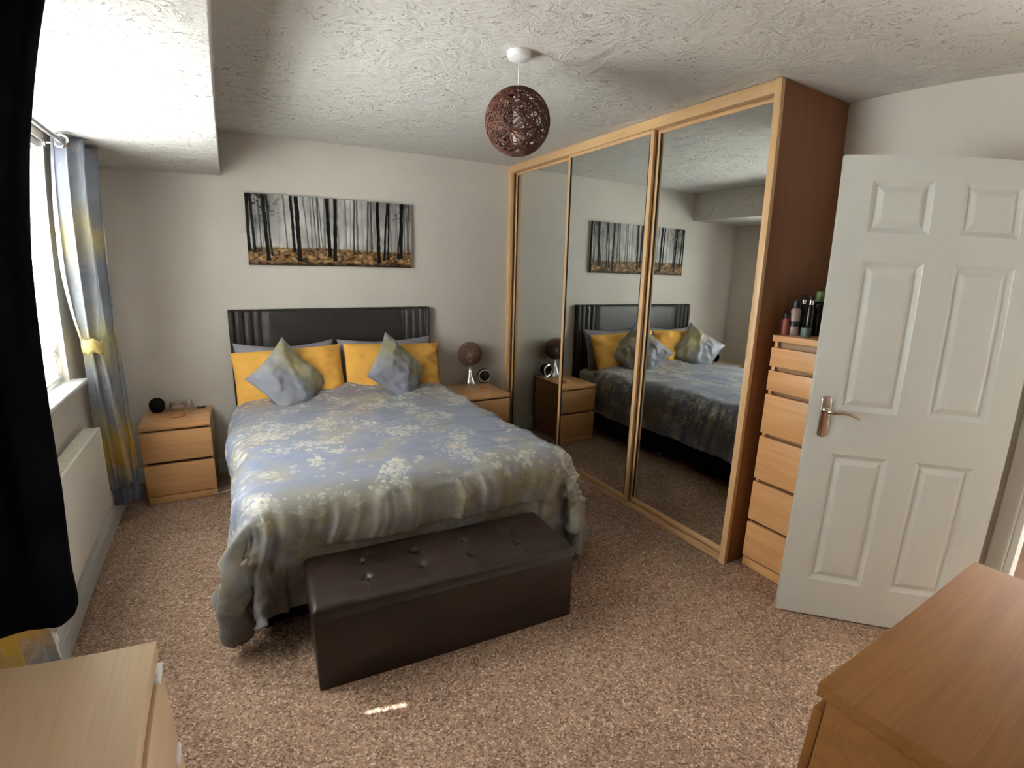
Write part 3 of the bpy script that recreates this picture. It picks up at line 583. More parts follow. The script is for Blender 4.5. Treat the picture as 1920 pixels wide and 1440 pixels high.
956,-1967,211,9,-14,23,-5,5,29,4,-13,26,8,-10,27,16,-16,18,0,-8,28,3,-8,28,5,-11,27,8,-12,25,9,-11,26,11,-12,24,25,12,10,25,-3,13,12,-15,22,26,-4,10,29,3,2,28,-4,5,29,5,-1,29,0,0,29,-2,2,28,3,-2,29,-2,1,29,0,0,30,0,0,29,0,0,29,2,-1,29,-1,1,29,0,-1,29,0,0,30,0,0,29,0,0,29,0,0,29,0,0,29,-1,0,29,1,-1,29,-1,0,29,1,0,29,-2,1,30,2,-1,29,0,0,29,0,0,29,0,0,29,0,0,29,0,0,30,0,0,29,0,0,29,0,0,30,-1,1,28,1,-1,29,0,0,29,-1,-1,29,0,0,30,0,0,29,-1,0,29,1,0,29,0,0,29,0,0,29,0,0,29,0,0,29,0,0,28,-5,1,29,4,-2,27,-9,1,22,9,-17,26,6,-11,28,-7,-7,20,13,-17,-12,-5,-28,-9,-3,-26,-10,0,-27,-5,3,-31,10,9,-25,-12,4,-27,-3,6,-29,0,6,-28,1,5,-29,13,-5,-26,
982,-1953,209,6,-10,27,-1,-22,18,7,0,29,6,-4,28,6,-4,29,2,-8,27,3,-9,28,4,-10,27,3,-9,28,5,-10,26,6,-10,27,8,-11,26,26,-1,12,26,3,12,21,-10,17,28,0,5,30,-1,3,29,1,1,29,0,0,29,2,-1,29,-1,0,30,1,0,29,0,0,29,0,0,29,0,0,29,-1,1,29,-1,0,30,1,0,29,0,0,29,1,-1,29,0,0,29,-1,0,29,0,0,29,-1,0,29,0,0,30,1,0,29,-1,1,29,0,-1,29,0,0,29,1,0,29,-1,0,30,0,0,29,1,-1,29,0,1,29,0,-1,29,-1,1,30,1,-1,29,0,0,29,0,0,29,0,0,29,-1,1,29,1,-2,29,0,0,29,-1,0,30,0,1,29,-1,0,29,0,0,29,1,-1,29,-1,1,29,-2,0,29,2,-3,28,-4,4,27,3,-10,27,5,-12,27,-4,-6,23,7,-15,-11,-5,-27,-7,4,-28,-2,5,-29,2,5,-29,9,3,-27,-6,9,-27,2,4,-28,3,4,-29,3,4,-29,3,4,-28,8,-1,-28,
1008,-1962,199,3,-15,24,5,-14,25,5,-7,28,3,-7,29,5,-4,28,5,-5,28,5,-5,28,5,-4,28,4,-4,29,4,-4,29,3,-3,28,2,-4,29,0,-2,29,25,-2,15,26,-2,12,29,-1,6,30,1,1,29,0,1,29,1,0,30,0,0,29,0,0,29,1,-1,29,0,0,29,-2,3,30,-1,1,29,0,0,29,2,-3,29,0,0,29,0,0,30,-1,2,29,1,-1,30,0,-1,29,0,0,29,-1,0,29,0,0,29,0,1,29,0,-1,29,0,0,29,0,0,30,-1,1,29,1,-1,29,0,0,29,0,0,29,0,0,30,-1,1,29,1,-2,29,0,1,29,-1,1,30,1,-1,29,0,-1,29,-1,1,29,1,-1,29,-1,1,29,1,-1,29,0,-1,29,-1,1,29,0,-1,30,-1,2,29,-1,0,29,0,-1,29,0,-1,29,-1,0,29,0,-5,27,0,-9,27,1,-11,-3,3,-29,7,4,-28,4,5,-29,10,-1,-27,-3,9,-27,8,3,-28,-3,7,-28,4,4,-29,7,0,-28,1,6,-29,10,-7,-26,3,7,-29,
1037,-1963,194,2,-5,29,-6,1,29,4,-7,28,-4,-2,28,10,-7,27,7,-6,27,1,-3,29,-1,-3,29,2,-3,30,-1,-3,28,-1,-4,29,-1,-4,30,12,-2,27,22,-2,19,24,-3,16,29,-1,6,30,-1,4,30,1,0,29,1,0,30,0,0,29,0,0,29,0,2,30,0,-1,29,0,-1,29,0,-1,29,0,1,29,-1,1,30,1,-1,29,0,0,29,0,-1,30,-1,2,29,1,-2,29,0,0,29,-1,2,29,1,-3,29,0,0,30,0,1,29,-1,0,29,0,0,29,1,0,29,-1,0,29,0,0,30,0,0,29,0,0,29,0,-1,29,1,0,30,-1,1,29,0,0,29,0,-1,29,-1,1,29,0,1,29,1,-2,29,0,1,30,-1,0,29,0,0,29,-1,0,29,1,-1,29,-1,0,30,0,0,29,-1,0,29,0,0,30,-1,1,29,0,-6,28,1,-10,22,2,-19,12,0,-27,10,2,-28,7,3,-28,7,2,-28,4,2,-29,-3,12,-27,9,-4,-27,4,4,-30,0,7,-28,11,-8,-26,2,8,-29,8,-1,-28,
1038,-1934,199,10,-5,27,0,-3,29,-3,-3,29,-5,-3,29,8,-6,27,0,-6,29,-12,-6,26,-1,-4,28,0,-3,29,3,-2,30,4,-2,29,7,-3,29,16,-1,24,17,-2,23,25,-2,17,29,-2,7,30,-1,3,29,1,-1,30,0,0,30,1,0,29,0,2,30,-1,-3,29,0,0,29,1,1,29,-1,0,30,1,0,29,-1,-1,29,0,1,29,0,0,29,0,0,29,0,0,30,1,0,29,-1,1,29,0,-1,30,0,0,29,0,0,29,0,0,29,0,1,29,0,-1,29,0,0,29,0,0,30,0,0,29,0,0,29,0,0,30,0,0,29,0,0,29,0,0,29,-1,0,29,0,0,30,0,0,29,0,0,29,0,2,29,0,-2,29,0,0,29,-1,0,29,0,0,30,0,0,29,0,-1,29,-1,0,30,0,0,29,-1,0,30,0,0,29,0,-4,26,1,-14,22,1,-21,16,1,-25,6,2,-28,7,2,-29,7,3,-28,7,2,-28,18,0,-24,5,1,-28,6,2,-29,4,3,-29,-5,4,-28,15,-2,-25,7,1,-29,
1048,-1906,201,0,-3,29,0,-4,29,0,-3,29,0,-3,29,-5,-6,28,-13,-11,24,-2,-2,29,4,-3,29,4,-2,28,3,-3,29,8,-2,28,6,-2,28,14,-2,26,16,-2,24,26,-2,14,29,-1,7,29,0,2,29,0,-1,29,0,0,30,0,0,30,0,1,29,1,3,29,-1,-4,29,0,0,29,0,0,30,0,0,29,0,0,29,0,0,29,0,0,30,0,0,29,0,0,29,0,0,29,0,0,29,0,0,30,0,0,29,0,0,29,0,0,29,0,0,30,0,5,29,0,-5,29,0,0,29,0,4,29,0,-4,29,-1,0,30,1,3,29,0,-3,29,-1,0,30,0,6,28,0,-6,30,0,4,29,0,-4,29,0,0,29,0,0,30,-1,0,29,0,0,29,0,0,29,0,0,29,-1,0,30,0,0,29,0,0,29,0,0,29,-1,0,30,1,-5,25,0,-14,23,1,-18,14,1,-26,14,1,-26,7,2,-28,7,2,-28,7,3,-29,-2,-2,-29,5,0,-28,3,1,-30,16,7,-24,8,4,-28,-2,-2,-29,13,2,-26,
1023,-1890,203,5,2,29,2,-2,30,-3,-6,28,1,-2,29,-10,-12,26,11,4,27,4,-3,28,3,-2,29,3,-3,29,4,-3,29,3,-2,28,2,-3,29,13,-1,27,24,-2,17,25,-1,16,29,-1,7,29,0,2,29,0,-1,29,0,0,30,0,0,29,0,0,29,0,0,29,0,0,30,0,0,29,0,0,29,0,0,29,0,0,30,0,0,29,0,0,29,0,0,29,0,0,30,0,0,29,0,0,29,0,0,29,0,0,29,0,0,29,-1,0,29,1,1,30,-1,-1,29,0,1,29,0,-1,29,0,0,30,0,0,29,0,0,29,0,0,29,0,0,30,0,6,29,0,-6,29,0,4,29,0,-4,29,0,2,30,-1,-2,29,0,0,29,0,0,29,0,0,29,0,0,29,-1,0,29,0,0,30,0,0,29,0,0,29,0,0,29,-1,0,30,1,-5,25,0,-14,22,1,-19,18,1,-22,3,0,-30,2,0,-29,4,1,-29,5,1,-29,10,3,-27,-4,-2,-30,3,-1,-29,14,6,-25,5,1,-29,11,5,-27,-3,-6,-29,
1002,-1869,206,2,-2,29,6,3,29,-1,-4,29,-6,-8,28,12,0,27,-6,-4,28,5,-1,29,6,-2,28,6,-1,29,5,-1,28,8,-2,29,14,-2,25,10,0,27,23,-2,18,25,-1,16,29,0,6,29,-1,2,29,0,2,29,0,-3,29,0,0,29,0,0,30,0,0,29,0,0,29,0,0,29,0,0,30,0,0,29,0,0,29,0,0,29,0,3,29,0,-3,30,0,0,29,0,0,29,0,1,29,0,-1,29,0,0,30,0,1,29,-1,0,29,0,-1,29,0,0,30,0,0,29,0,0,29,0,0,29,0,0,29,0,3,29,0,-3,30,0,1,29,0,-1,29,0,1,29,0,0,29,0,-1,30,-1,0,29,0,0,29,0,0,29,0,0,29,0,0,29,-1,0,29,0,0,30,0,0,29,0,0,29,0,0,29,0,0,30,-1,0,29,1,-4,25,0,-14,24,1,-18,13,1,-26,10,0,-28,1,0,-29,-3,1,-29,1,0,-29,1,0,-30,5,0,-28,7,1,-28,-3,-1,-30,8,1,-28,5,1,-28,10,3,-28,
979,-1851,209,3,0,29,4,1,28,5,1,30,8,-1,27,8,-2,28,16,-6,24,3,0,29,7,-2,28,8,-2,28,-2,2,29,10,-3,28,0,-1,29,19,0,22,19,-1,21,25,-1,16,28,0,6,29,-1,2,29,0,-1,30,-1,0,29,1,0,29,0,0,29,0,0,29,0,0,30,0,0,29,-1,0,29,0,0,29,0,0,29,1,2,29,0,-2,30,-1,0,29,1,0,29,0,1,29,-1,-1,29,0,3,29,0,-3,30,0,4,29,0,-4,29,0,0,29,0,0,30,0,0,29,0,0,29,0,0,29,0,0,29,0,0,30,0,0,29,0,0,30,0,3,29,-1,-3,29,0,0,29,0,0,29,0,0,29,0,0,29,0,0,29,0,0,29,0,0,29,-1,0,30,0,0,29,0,0,29,0,0,29,0,1,30,-1,-1,29,0,0,29,0,-4,25,1,-14,24,1,-19,13,0,-25,9,1,-28,1,0,-29,3,0,-29,2,0,-29,0,0,-29,2,1,-29,1,0,-29,-3,-1,-29,3,1,-29,4,0,-29,5,0,-29,
985,-1822,208,5,0,28,7,0,29,11,-3,26,5,1,29,14,-7,26,3,3,29,10,-4,27,5,-1,28,3,0,29,0,1,30,-6,-1,28,12,-1,27,12,-1,26,20,-1,21,26,0,14,29,-1,6,29,0,3,29,0,0,29,0,-2,29,0,0,29,-1,0,29,0,0,30,1,0,29,-1,0,29,1,0,29,-1,0,29,1,1,30,-1,-1,29,0,0,29,0,0,29,0,1,29,0,0,30,0,0,29,0,0,29,0,0,29,0,0,29,0,-1,30,0,4,29,0,-2,29,0,-1,29,0,-1,29,0,0,30,0,1,29,0,-1,29,-1,0,29,0,0,30,0,0,29,0,0,29,0,0,29,0,0,29,0,0,29,0,0,29,-1,0,29,0,3,30,0,-3,29,0,0,29,-1,0,29,1,0,29,0,0,29,-1,0,30,1,4,29,-1,-4,29,0,-4,25,1,-15,22,0,-19,17,1,-24,4,0,-29,7,0,-28,-3,1,-30,4,-1,-28,-5,0,-29,0,1,-30,1,0,-29,2,0,-29,3,0,-29,0,0,-29,10,1,-28,
1000,-1797,205,4,2,29,12,-5,26,4,2,30,14,-5,25,6,0,29,5,0,28,3,0,29,-2,0,30,-8,-2,28,0,1,29,10,0,27,6,-1,29,11,-1,27,22,0,19,25,-1,15,29,0,6,29,0,5,30,-1,-4,29,1,4,29,-1,-4,29,0,0,29,0,0,29,0,0,29,0,0,30,0,0,29,0,0,29,0,0,29,0,0,29,0,1,29,0,1,29,0,0,30,0,3,29,0,-2,29,0,-3,29,0,0,29,-1,0,30,1,3,29,0,-3,29,0,0,29,-1,2,30,0,-2,29,0,5,29,0,-5,29,0,1,29,0,2,29,0,-3,30,0,1,29,0,-1,29,0,0,29,0,0,29,-1,0,29,0,0,29,0,0,30,0,2,29,0,-2,29,0,0,29,0,0,29,0,0,29,-1,0,30,0,0,29,1,1,29,0,-1,29,-1,-4,25,1,-15,23,0,-18,16,1,-25,8,0,-29,2,0,-29,3,0,-29,-4,1,-29,-3,0,-29,0,0,-29,3,-1,-29,-3,1,-30,1,-1,-29,8,1,-28,1,0,-29,
1012,-1769,203,9,-2,27,6,0,28,10,-2,28,5,-1,28,3,0,29,0,0,29,-1,0,29,-6,-1,29,1,0,29,2,0,29,3,0,29,7,0,29,17,-1,23,20,0,21,24,-1,16,30,0,5,29,0,4,29,0,1,29,-1,-3,29,0,-1,29,0,0,29,0,0,30,0,0,29,0,0,29,0,1,29,0,-1,29,0,0,29,0,0,29,0,1,30,0,-1,29,0,6,29,0,-6,29,0,4,30,0,-4,29,0,3,29,-1,-3,29,0,0,29,1,1,29,-1,0,29,0,-1,30,0,3,29,0,-3,29,0,4,29,0,-3,29,0,-1,30,0,4,29,0,-4,29,0,0,29,0,0,29,0,0,29,-1,0,30,0,2,29,0,0,29,0,-1,29,0,0,29,0,-1,29,0,0,30,0,0,29,0,0,29,-1,0,29,0,0,29,0,0,29,0,-4,25,1,-15,22,0,-19,16,0,-25,7,0,-28,0,1,-30,2,0,-29,5,0,-28,-5,0,-29,3,0,-29,-3,0,-29,3,0,-30,-4,1,-29,2,-1,-29,5,0,-28,
1025,-1743,200,7,0,28,7,-1,29,6,-1,28,-1,1,29,-1,0,29,-2,0,29,-4,0,29,2,0,29,-1,0,29,2,-1,29,9,-1,28,4,0,29,15,0,25,19,-1,22,27,0,14,28,0,6,29,0,4,29,0,-3,29,-1,1,30,0,-2,29,0,0,29,0,0,29,0,1,29,0,3,29,0,-3,29,0,3,29,0,-3,30,0,0,29,0,0,29,0,1,29,-1,2,29,1,-4,30,-1,3,29,0,-2,29,0,-1,29,0,0,29,1,0,29,-1,0,30,0,2,29,0,-1,29,0,0,29,0,0,29,0,-1,30,0,1,29,0,0,29,-1,0,29,1,-1,29,0,0,29,-1,0,30,0,0,29,0,4,29,0,-4,29,0,1,29,0,-1,29,0,0,30,0,0,29,0,0,29,0,0,29,0,0,29,-1,3,29,0,-3,30,0,0,29,0,-3,26,0,-14,20,1,-22,16,0,-24,6,0,-29,4,0,-28,-2,1,-30,3,0,-29,3,0,-29,-4,0,-29,2,0,-29,1,0,-29,0,0,-29,-1,0,-29,1,0,-29,
1033,-1714,199,6,-1,29,2,0,29,3,0,28,-3,0,29,-2,0,29,3,0,29,-5,0,29,-1,0,29,10,-1,29,1,0,29,-3,0,29,8,0,29,16,0,24,21,-1,21,25,0,16,28,0,6,30,-1,-1,29,0,4,29,0,-4,29,0,0,29,0,3,29,0,-3,29,0,1,29,0,-1,29,-1,3,30,1,-3,29,-1,0,29,1,0,29,-1,2,30,0,-2,29,0,1,29,0,0,29,0,-1,29,0,1,29,0,-1,30,0,0,29,0,1,29,0,3,29,0,-4,29,0,0,29,-1,2,30,1,-2,29,0,4,29,-1,-3,29,0,-1,29,0,0,29,0,0,30,0,0,29,0,1,29,0,-1,29,0,0,29,0,0,29,0,4,30,0,-4,29,0,2,29,-1,-2,29,0,0,29,0,0,29,0,0,29,1,0,29,-1,0,29,0,0,30,0,-4,24,0,-15,24,0,-18,14,1,-26,6,0,-29,4,0,-29,2,0,-29,-1,0,-29,-2,0,-29,7,0,-29,-7,1,-29,1,0,-29,5,-1,-29,-1,0,-29,0,1,-29,
1039,-1685,198,-2,0,30,7,0,28,-5,0,29,3,0,30,-5,0,28,6,0,29,-4,0,29,-1,0,30,8,-1,28,1,0,29,-1,0,29,7,-1,29,15,0,25,21,0,20,25,0,15,29,-1,6,29,0,0,29,0,2,29,0,-2,29,0,0,29,-1,0,30,0,0,29,0,0,29,0,4,29,0,-4,29,0,0,29,0,5,29,0,-4,30,0,1,29,0,-1,29,0,-1,29,0,0,29,0,0,29,0,0,30,0,3,29,0,-3,29,0,4,29,0,-4,29,0,1,29,0,-1,29,0,0,30,-1,1,29,0,-1,29,0,0,29,0,0,29,0,0,29,0,0,30,-1,4,29,1,-4,29,0,0,29,0,3,29,0,-2,29,0,-1,29,0,5,30,0,-5,29,0,0,29,0,0,29,-1,0,29,0,0,30,0,0,29,0,0,29,0,0,29,0,-4,26,0,-14,21,0,-20,15,0,-26,8,1,-28,-1,0,-29,4,0,-29,2,0,-29,-2,0,-29,-1,0,-29,3,0,-29,0,0,-29,-4,0,-30,2,0,-28,2,0,-29,
1038,-1655,199,5,-1,28,-3,1,29,3,-1,29,-6,1,29,4,-1,29,1,0,30,2,0,28,2,0,29,0,0,29,-4,0,30,7,-1,28,4,0,29,16,0,24,20,0,22,25,-1,14,29,0,5,29,0,1,30,0,0,29,0,0,29,-1,0,29,0,0,29,0,0,29,0,0,29,0,0,29,0,0,29,0,0,30,0,0,28,0,1,30,0,-1,29,0,3,29,0,-3,29,0,0,30,-1,0,29,1,0,29,0,0,29,0,0,29,0,0,29,0,0,29,0,1,30,-1,-1,29,0,1,29,0,-1,29,0,2,29,0,-2,29,0,0,30,0,0,29,0,1,29,0,-1,29,0,1,29,0,-1,29,0,0,30,-1,1,29,0,1,29,0,-1,29,1,-1,29,-1,0,29,0,0,29,0,0,29,0,0,30,0,0,29,0,0,29,0,0,29,0,-6,26,0,-12,20,0,-21,16,0,-25,6,0,-29,4,0,-28,1,1,-29,-4,0,-30,5,0,-28,0,0,-29,-3,0,-30,0,0,-29,5,0,-28,-1,0,-30,-3,0,-29,
1042,-1626,199,-1,0,29,1,0,29,-1,0,29,0,0,29,2,0,29,3,0,29,0,0,29,0,0,29,-4,-1,29,4,0,29,-1,0,29,9,0,28,13,0,27,23,-1,18,25,0,15,29,0,5,29,-1,4,29,0,-3,29,0,0,29,0,1,29,0,3,29,0,-3,29,0,-1,29,0,0,30,0,0,29,0,0,29,0,0,29,0,0,29,0,1,29,0,0,30,-1,-1,29,0,0,29,0,0,29,0,0,29,0,0,29,0,0,29,1,0,30,-1,4,29,0,-4,29,0,5,29,0,-4,29,0,-1,29,0,0,29,0,0,30,0,0,29,0,1,29,0,-1,29,0,4,29,-1,-3,29,0,0,30,0,0,29,0,0,29,0,0,29,0,-1,29,0,1,29,0,-1,29,0,1,29,0,-1,30,0,0,29,0,0,29,0,2,29,0,-2,29,-1,-5,25,1,-15,22,0,-19,15,0,-25,9,0,-28,-2,0,-30,7,0,-28,-4,0,-30,2,0,-29,-2,0,-29,3,1,-29,-3,-1,-29,2,1,-29,0,0,-29,2,0,-29,
1039,-1596,199,5,0,29,-5,0,29,-2,0,29,6,0,29,3,0,29,-5,0,29,-1,-1,29,5,0,29,-4,0,29,0,0,29,8,0,29,4,-1,29,16,0,24,21,0,21,25,0,14,29,0,6,29,0,0,29,-1,1,29,0,0,30,0,-1,29,0,0,29,0,0,29,0,0,29,-1,3,29,1,-3,29,-1,0,29,0,0,30,1,0,29,0,0,29,-1,0,29,0,0,29,0,0,29,0,0,29,0,0,29,0,0,30,0,0,29,0,0,29,0,0,29,0,2,29,0,-2,29,0,1,29,0,0,30,0,-1,29,0,0,29,0,0,29,-1,0,29,0,1,29,0,0,29,0,2,30,0,-3,29,0,1,29,0,-1,29,0,4,29,0,-3,29,0,1,29,0,3,29,0,-5,30,0,0,29,-1,0,29,0,1,29,0,-1,30,0,0,29,0,-5,25,0,-15,21,0,-19,15,0,-25,6,0,-29,5,0,-29,0,1,-29,1,0,-29,-1,0,-29,0,0,-29,2,0,-29,0,0,-29,-3,0,-29,4,0,-29,-3,0,-29,
1040,-1566,199,2,0,29,3,-1,29,-1,0,29,-4,0,29,1,0,29,2,0,29,0,0,29,-1,0,29,3,0,29,-2,0,30,1,-1,29,10,0,28,15,0,25,21,0,20,26,-1,14,28,0,6,30,0,0,29,0,1,29,0,1,29,0,-2,29,0,0,29,0,0,29,-1,3,29,1,-3,29,-1,1,30,1,-1,29,0,0,29,0,0,29,-1,0,29,0,0,30,1,0,29,0,0,29,-1,0,29,0,0,29,0,0,29,0,0,29,0,0,29,0,1,29,0,0,30,0,4,29,0,-4,29,-1,0,29,0,1,29,0,-1,29,0,-1,30,0,4,28,0,-2,29,0,-1,30,0,0,29,0,1,29,0,-1,29,0,-1,29,0,1,29,0,3,29,0,-4,30,-1,5,29,0,-4,29,0,-1,29,0,0,30,0,0,29,0,0,29,0,0,29,0,-5,25,0,-14,21,0,-21,15,0,-24,6,0,-29,3,1,-29,3,0,-29,-3,-1,-29,4,1,-29,0,0,-29,-2,0,-29,-2,0,-30,5,0,-28,-3,0,-29,3,0,-29,
1042,-1537,199,0,0,29,0,0,29,2,0,29,-2,0,29,1,0,29,1,0,29,-3,0,29,3,0,30,-1,-1,29,-2,0,29,8,0,29,5,0,28,15,0,26,21,-1,19,26,0,15,29,0,5,29,0,0,29,0,4,29,1,-4,29,-1,1,29,0,0,30,-1,1,29,0,0,29,0,1,29,0,-2,29,0,-1,29,0,0,29,0,0,29,0,0,30,0,0,29,0,0,29,0,0,29,0,0,29,0,0,29,0,0,29,0,0,29,0,0,29,0,0,30,0,0,29,0,0,29,-1,2,29,0,0,29,0,-2,29,0,3,29,0,-3,29,0,2,29,0,-2,30,0,2,29,0,-2,29,0,4,29,-1,-4,29,1,3,29,-1,-2,29,0,0,30,1,2,29,-1,-3,29,0,1,29,0,-1,29,0,0,29,0,0,30,0,1,29,0,-1,29,0,-5,25,0,-15,21,0,-20,16,0,-25,5,0,-28,4,0,-29,-3,0,-29,6,1,-29,-4,-1,-29,3,1,-29,0,0,-29,-2,-1,-29,3,1,-29,-1,0,-29,-1,-1,-29,
1044,-1507,200,-2,0,29,4,0,28,-2,0,30,1,0,29,-1,0,29,-1,0,29,0,-1,29,-3,0,29,5,0,29,0,0,29,4,0,29,6,0,29,15,-1,24,21,0,20,26,0,15,28,0,5,29,0,1,29,-1,4,30,1,-5,29,0,0,29,-1,4,29,1,-4,29,0,0,29,0,0,29,-1,4,29,0,-4,29,0,0,29,0,0,30,0,0,29,0,0,29,0,0,29,0,0,29,0,0,29,0,0,29,0,0,29,0,0,30,0,0,29,0,0,29,-1,0,29,0,0,29,0,4,29,0,-2,29,0,2,29,0,-2,30,0,0,29,0,0,29,0,1,29,-1,-1,29,0,-1,29,0,0,29,0,2,29,0,-3,29,0,0,30,0,0,29,0,2,29,0,-2,29,0,0,30,0,1,29,0,-1,29,0,0,29,-1,0,29,0,0,29,1,-5,25,0,-15,21,0,-20,16,0,-24,5,0,-29,4,0,-29,1,0,-29,0,0,-29,0,0,-29,0,0,-29,1,0,-29,0,0,-29,-3,0,-29,2,0,-30,2,1,-28,
1046,-1477,200,-5,0,29,0,0,29,4,-1,29,-1,0,29,-1,0,29,3,0,29,-4,0,29,4,0,29,-2,0,29,2,0,29,3,0,29,6,-1,29,14,0,25,22,0,20,25,0,15,30,0,4,29,0,3,29,0,-3,29,-1,5,29,1,-5,29,0,1,29,0,0,30,-1,-1,29,0,0,29,0,0,29,0,1,29,0,-1,29,0,0,29,0,0,29,0,0,29,0,0,30,0,0,29,0,0,29,0,0,29,0,0,29,-1,0,29,0,0,29,0,0,29,0,0,29,0,3,29,0,-3,30,0,2,29,-1,-1,29,1,3,29,-1,-4,29,0,3,29,0,0,29,0,-3,30,0,2,29,0,-2,29,0,0,29,0,0,29,0,0,29,0,0,29,0,0,29,0,1,29,0,-1,30,-1,0,29,1,4,29,0,-3,29,0,0,29,-1,-1,29,0,-5,25,0,-15,21,1,-20,16,0,-25,6,0,-28,3,0,-29,-1,0,-30,1,0,-29,1,0,-29,1,0,-29,0,0,-29,0,0,-29,2,0,-29,-2,0,-29,-1,0,-29,
1044,-1448,200,0,0,29,-1,0,29,2,0,29,-1,0,29,-1,0,29,-1,0,29,3,0,30,-2,0,29,5,0,29,-2,-1,29,3,1,29,6,-1,28,14,0,25,21,0,22,26,-1,14,30,1,3,29,-1,5,29,0,0,30,1,-5,29,0,0,29,0,0,29,-1,4,29,0,-3,29,0,3,29,0,-1,29,0,-3,29,0,0,29,0,0,29,0,0,29,0,0,30,0,0,29,0,0,29,0,0,29,-1,0,29,0,0,29,0,0,29,0,0,29,0,1,29,0,-1,30,0,2,29,0,-2,29,0,1,29,0,-1,29,-1,1,29,0,2,29,0,-1,30,0,0,29,0,3,29,0,-1,29,0,-4,29,0,0,29,0,0,29,0,0,29,0,0,30,0,0,29,-1,0,29,0,0,29,0,1,29,0,-1,29,0,2,30,0,-2,29,0,2,28,0,-8,26,1,-14,20,-1,-21,16,0,-24,6,0,-29,0,0,-29,8,1,-28,-5,-1,-30,-1,0,-29,6,1,-29,-3,0,-29,-1,0,-29,0,0,-29,2,0,-29,-2,0,-29,
1047,-1418,201,-3,0,28,-2,0,29,3,0,30,0,0,29,-1,0,29,3,0,29,-5,-1,29,2,0,29,4,1,29,-2,-1,29,3,0,29,5,1,29,17,-1,24,21,0,20,26,0,14,28,-1,6,30,1,-1,29,-1,4,29,0,-3,29,0,-1,29,1,0,29,-1,1,30,1,-1,28,-1,3,29,0,-3,29,0,0,29,0,0,30,0,0,29,0,0,29,-1,0,29,1,0,29,-1,1,29,0,2,29,0,-2,29,0,2,29,0,-3,30,0,4,28,0,-4,30,0,3,29,-1,-3,29,1,2,29,0,-2,29,-1,2,29,0,-2,30,0,3,29,0,-2,29,0,1,29,0,-2,29,0,0,29,0,3,29,0,-3,29,0,0,29,0,0,29,0,0,30,-1,0,30,0,0,29,0,0,28,0,2,29,0,2,30,0,-3,29,0,0,29,0,0,29,0,-6,25,0,-15,20,0,-21,16,0,-24,5,0,-29,3,0,-29,5,0,-29,-2,0,-29,3,0,-29,-5,0,-29,1,0,-29,0,0,-29,-2,0,-29,4,0,-29,-3,0,-29,
1046,-1388,201,-2,0,29,1,0,29,-4,-1,29,2,0,29,0,0,29,1,0,29,0,0,29,1,0,29,-2,0,29,4,0,29,2,0,29,6,0,29,14,0,26,23,-1,19,26,0,13,29,1,5,29,0,0,29,-1,0,29,0,0,30,0,0,29,0,0,29,0,1,29,0,2,29,0,-3,29,0,0,29,0,0,29,-1,2,29,0,-1,29,0,-1,29,0,1,29,0,-1,29,0,3,29,0,-3,30,0,4,29,0,-4,29,0,1,29,-1,-1,29,0,1,29,0,-1,29,0,0,29,0,0,29,0,2,29,0,-2,30,0,5,29,0,-5,29,0,1,29,0,0,29,0,2,29,0,0,29,0,-2,29,0,-1,29,-1,0,30,1,0,29,-1,0,29,0,0,29,0,0,30,0,1,29,0,3,29,0,-4,29,0,4,29,0,-3,29,0,-2,29,0,-4,26,0,-14,20,0,-22,15,0,-25,8,0,-28,2,0,-29,-2,0,-29,2,0,-29,0,0,-29,-1,0,-29,5,0,-29,-4,0,-29,0,0,-29,0,0,-29,1,0,-29,
1046,-1358,201,-3,-1,29,2,1,29,-3,-1,29,1,0,29,1,0,29,-1,0,29,3,0,30,-1,0,29,-2,0,29,1,0,29,5,0,29,7,0,29,13,0,25,24,0,18,25,-1,14,29,0,7,30,0,-2,29,0,0,29,0,1,29,0,-1,29,0,0,29,0,0,29,0,2,29,0,0,29,0,-2,29,-1,2,29,0,-2,29,0,2,29,0,1,29,0,-3,30,0,3,29,0,-2,29,0,4,29,0,-1,29,-1,-3,29,0,0,29,0,0,29,0,-1,29,0,0,29,0,0,30,0,0,29,0,1,29,0,3,29,0,-2,29,0,-1,29,-1,-1,30,1,4,29,-1,-3,29,0,-1,29,1,4,29,0,-4,29,-1,0,29,0,0,29,0,0,30,0,0,29,0,0,29,0,1,29,0,-1,29,0,4,29,0,-3,29,0,2,29,0,-3,29,-1,-5,25,0,-15,21,0,-21,15,1,-25,6,0,-28,0,0,-30,5,0,-28,2,0,-29,-4,0,-30,3,-1,-28,-3,1,-29,2,0,-29,3,0,-29,-4,0,-29,3,0,-29,
1045,-1329,201,2,0,30,-2,0,29,-3,0,29,3,0,29,-1,0,29,0,0,29,2,0,29,-1,0,29,0,0,29,2,0,29,2,-1,29,7,1,29,15,0,25,22,-1,19,25,0,15,30,0,3,28,0,3,30,0,-2,29,0,0,29,0,0,29,0,0,29,0,0,29,0,-1,29,-1,4,29,1,-4,29,-1,0,29,0,3,30,0,-3,29,0,4,29,0,-1,29,0,-2,29,-1,1,29,0,-2,29,0,6,29,0,-6,29,0,2,30,0,-2,29,1,4,29,-1,-4,29,0,0,29,0,0,29,0,1,29,0,-1,30,0,4,29,0,-3,29,0,2,29,-1,-3,29,1,3,29,0,2,29,-1,-5,29,0,5,29,0,-5,30,0,0,29,0,0,29,0,0,29,0,3,29,0,-3,29,0,0,29,0,1,29,0,0,30,-1,1,29,0,-3,28,0,-5,25,0,-15,22,0,-19,15,0,-26,4,1,-29,7,0,-28,-3,-1,-30,0,0,-29,1,0,-29,0,1,-29,3,0,-29,-3,0,-29,-2,0,-29,2,-1,-29,-2,0,-29,
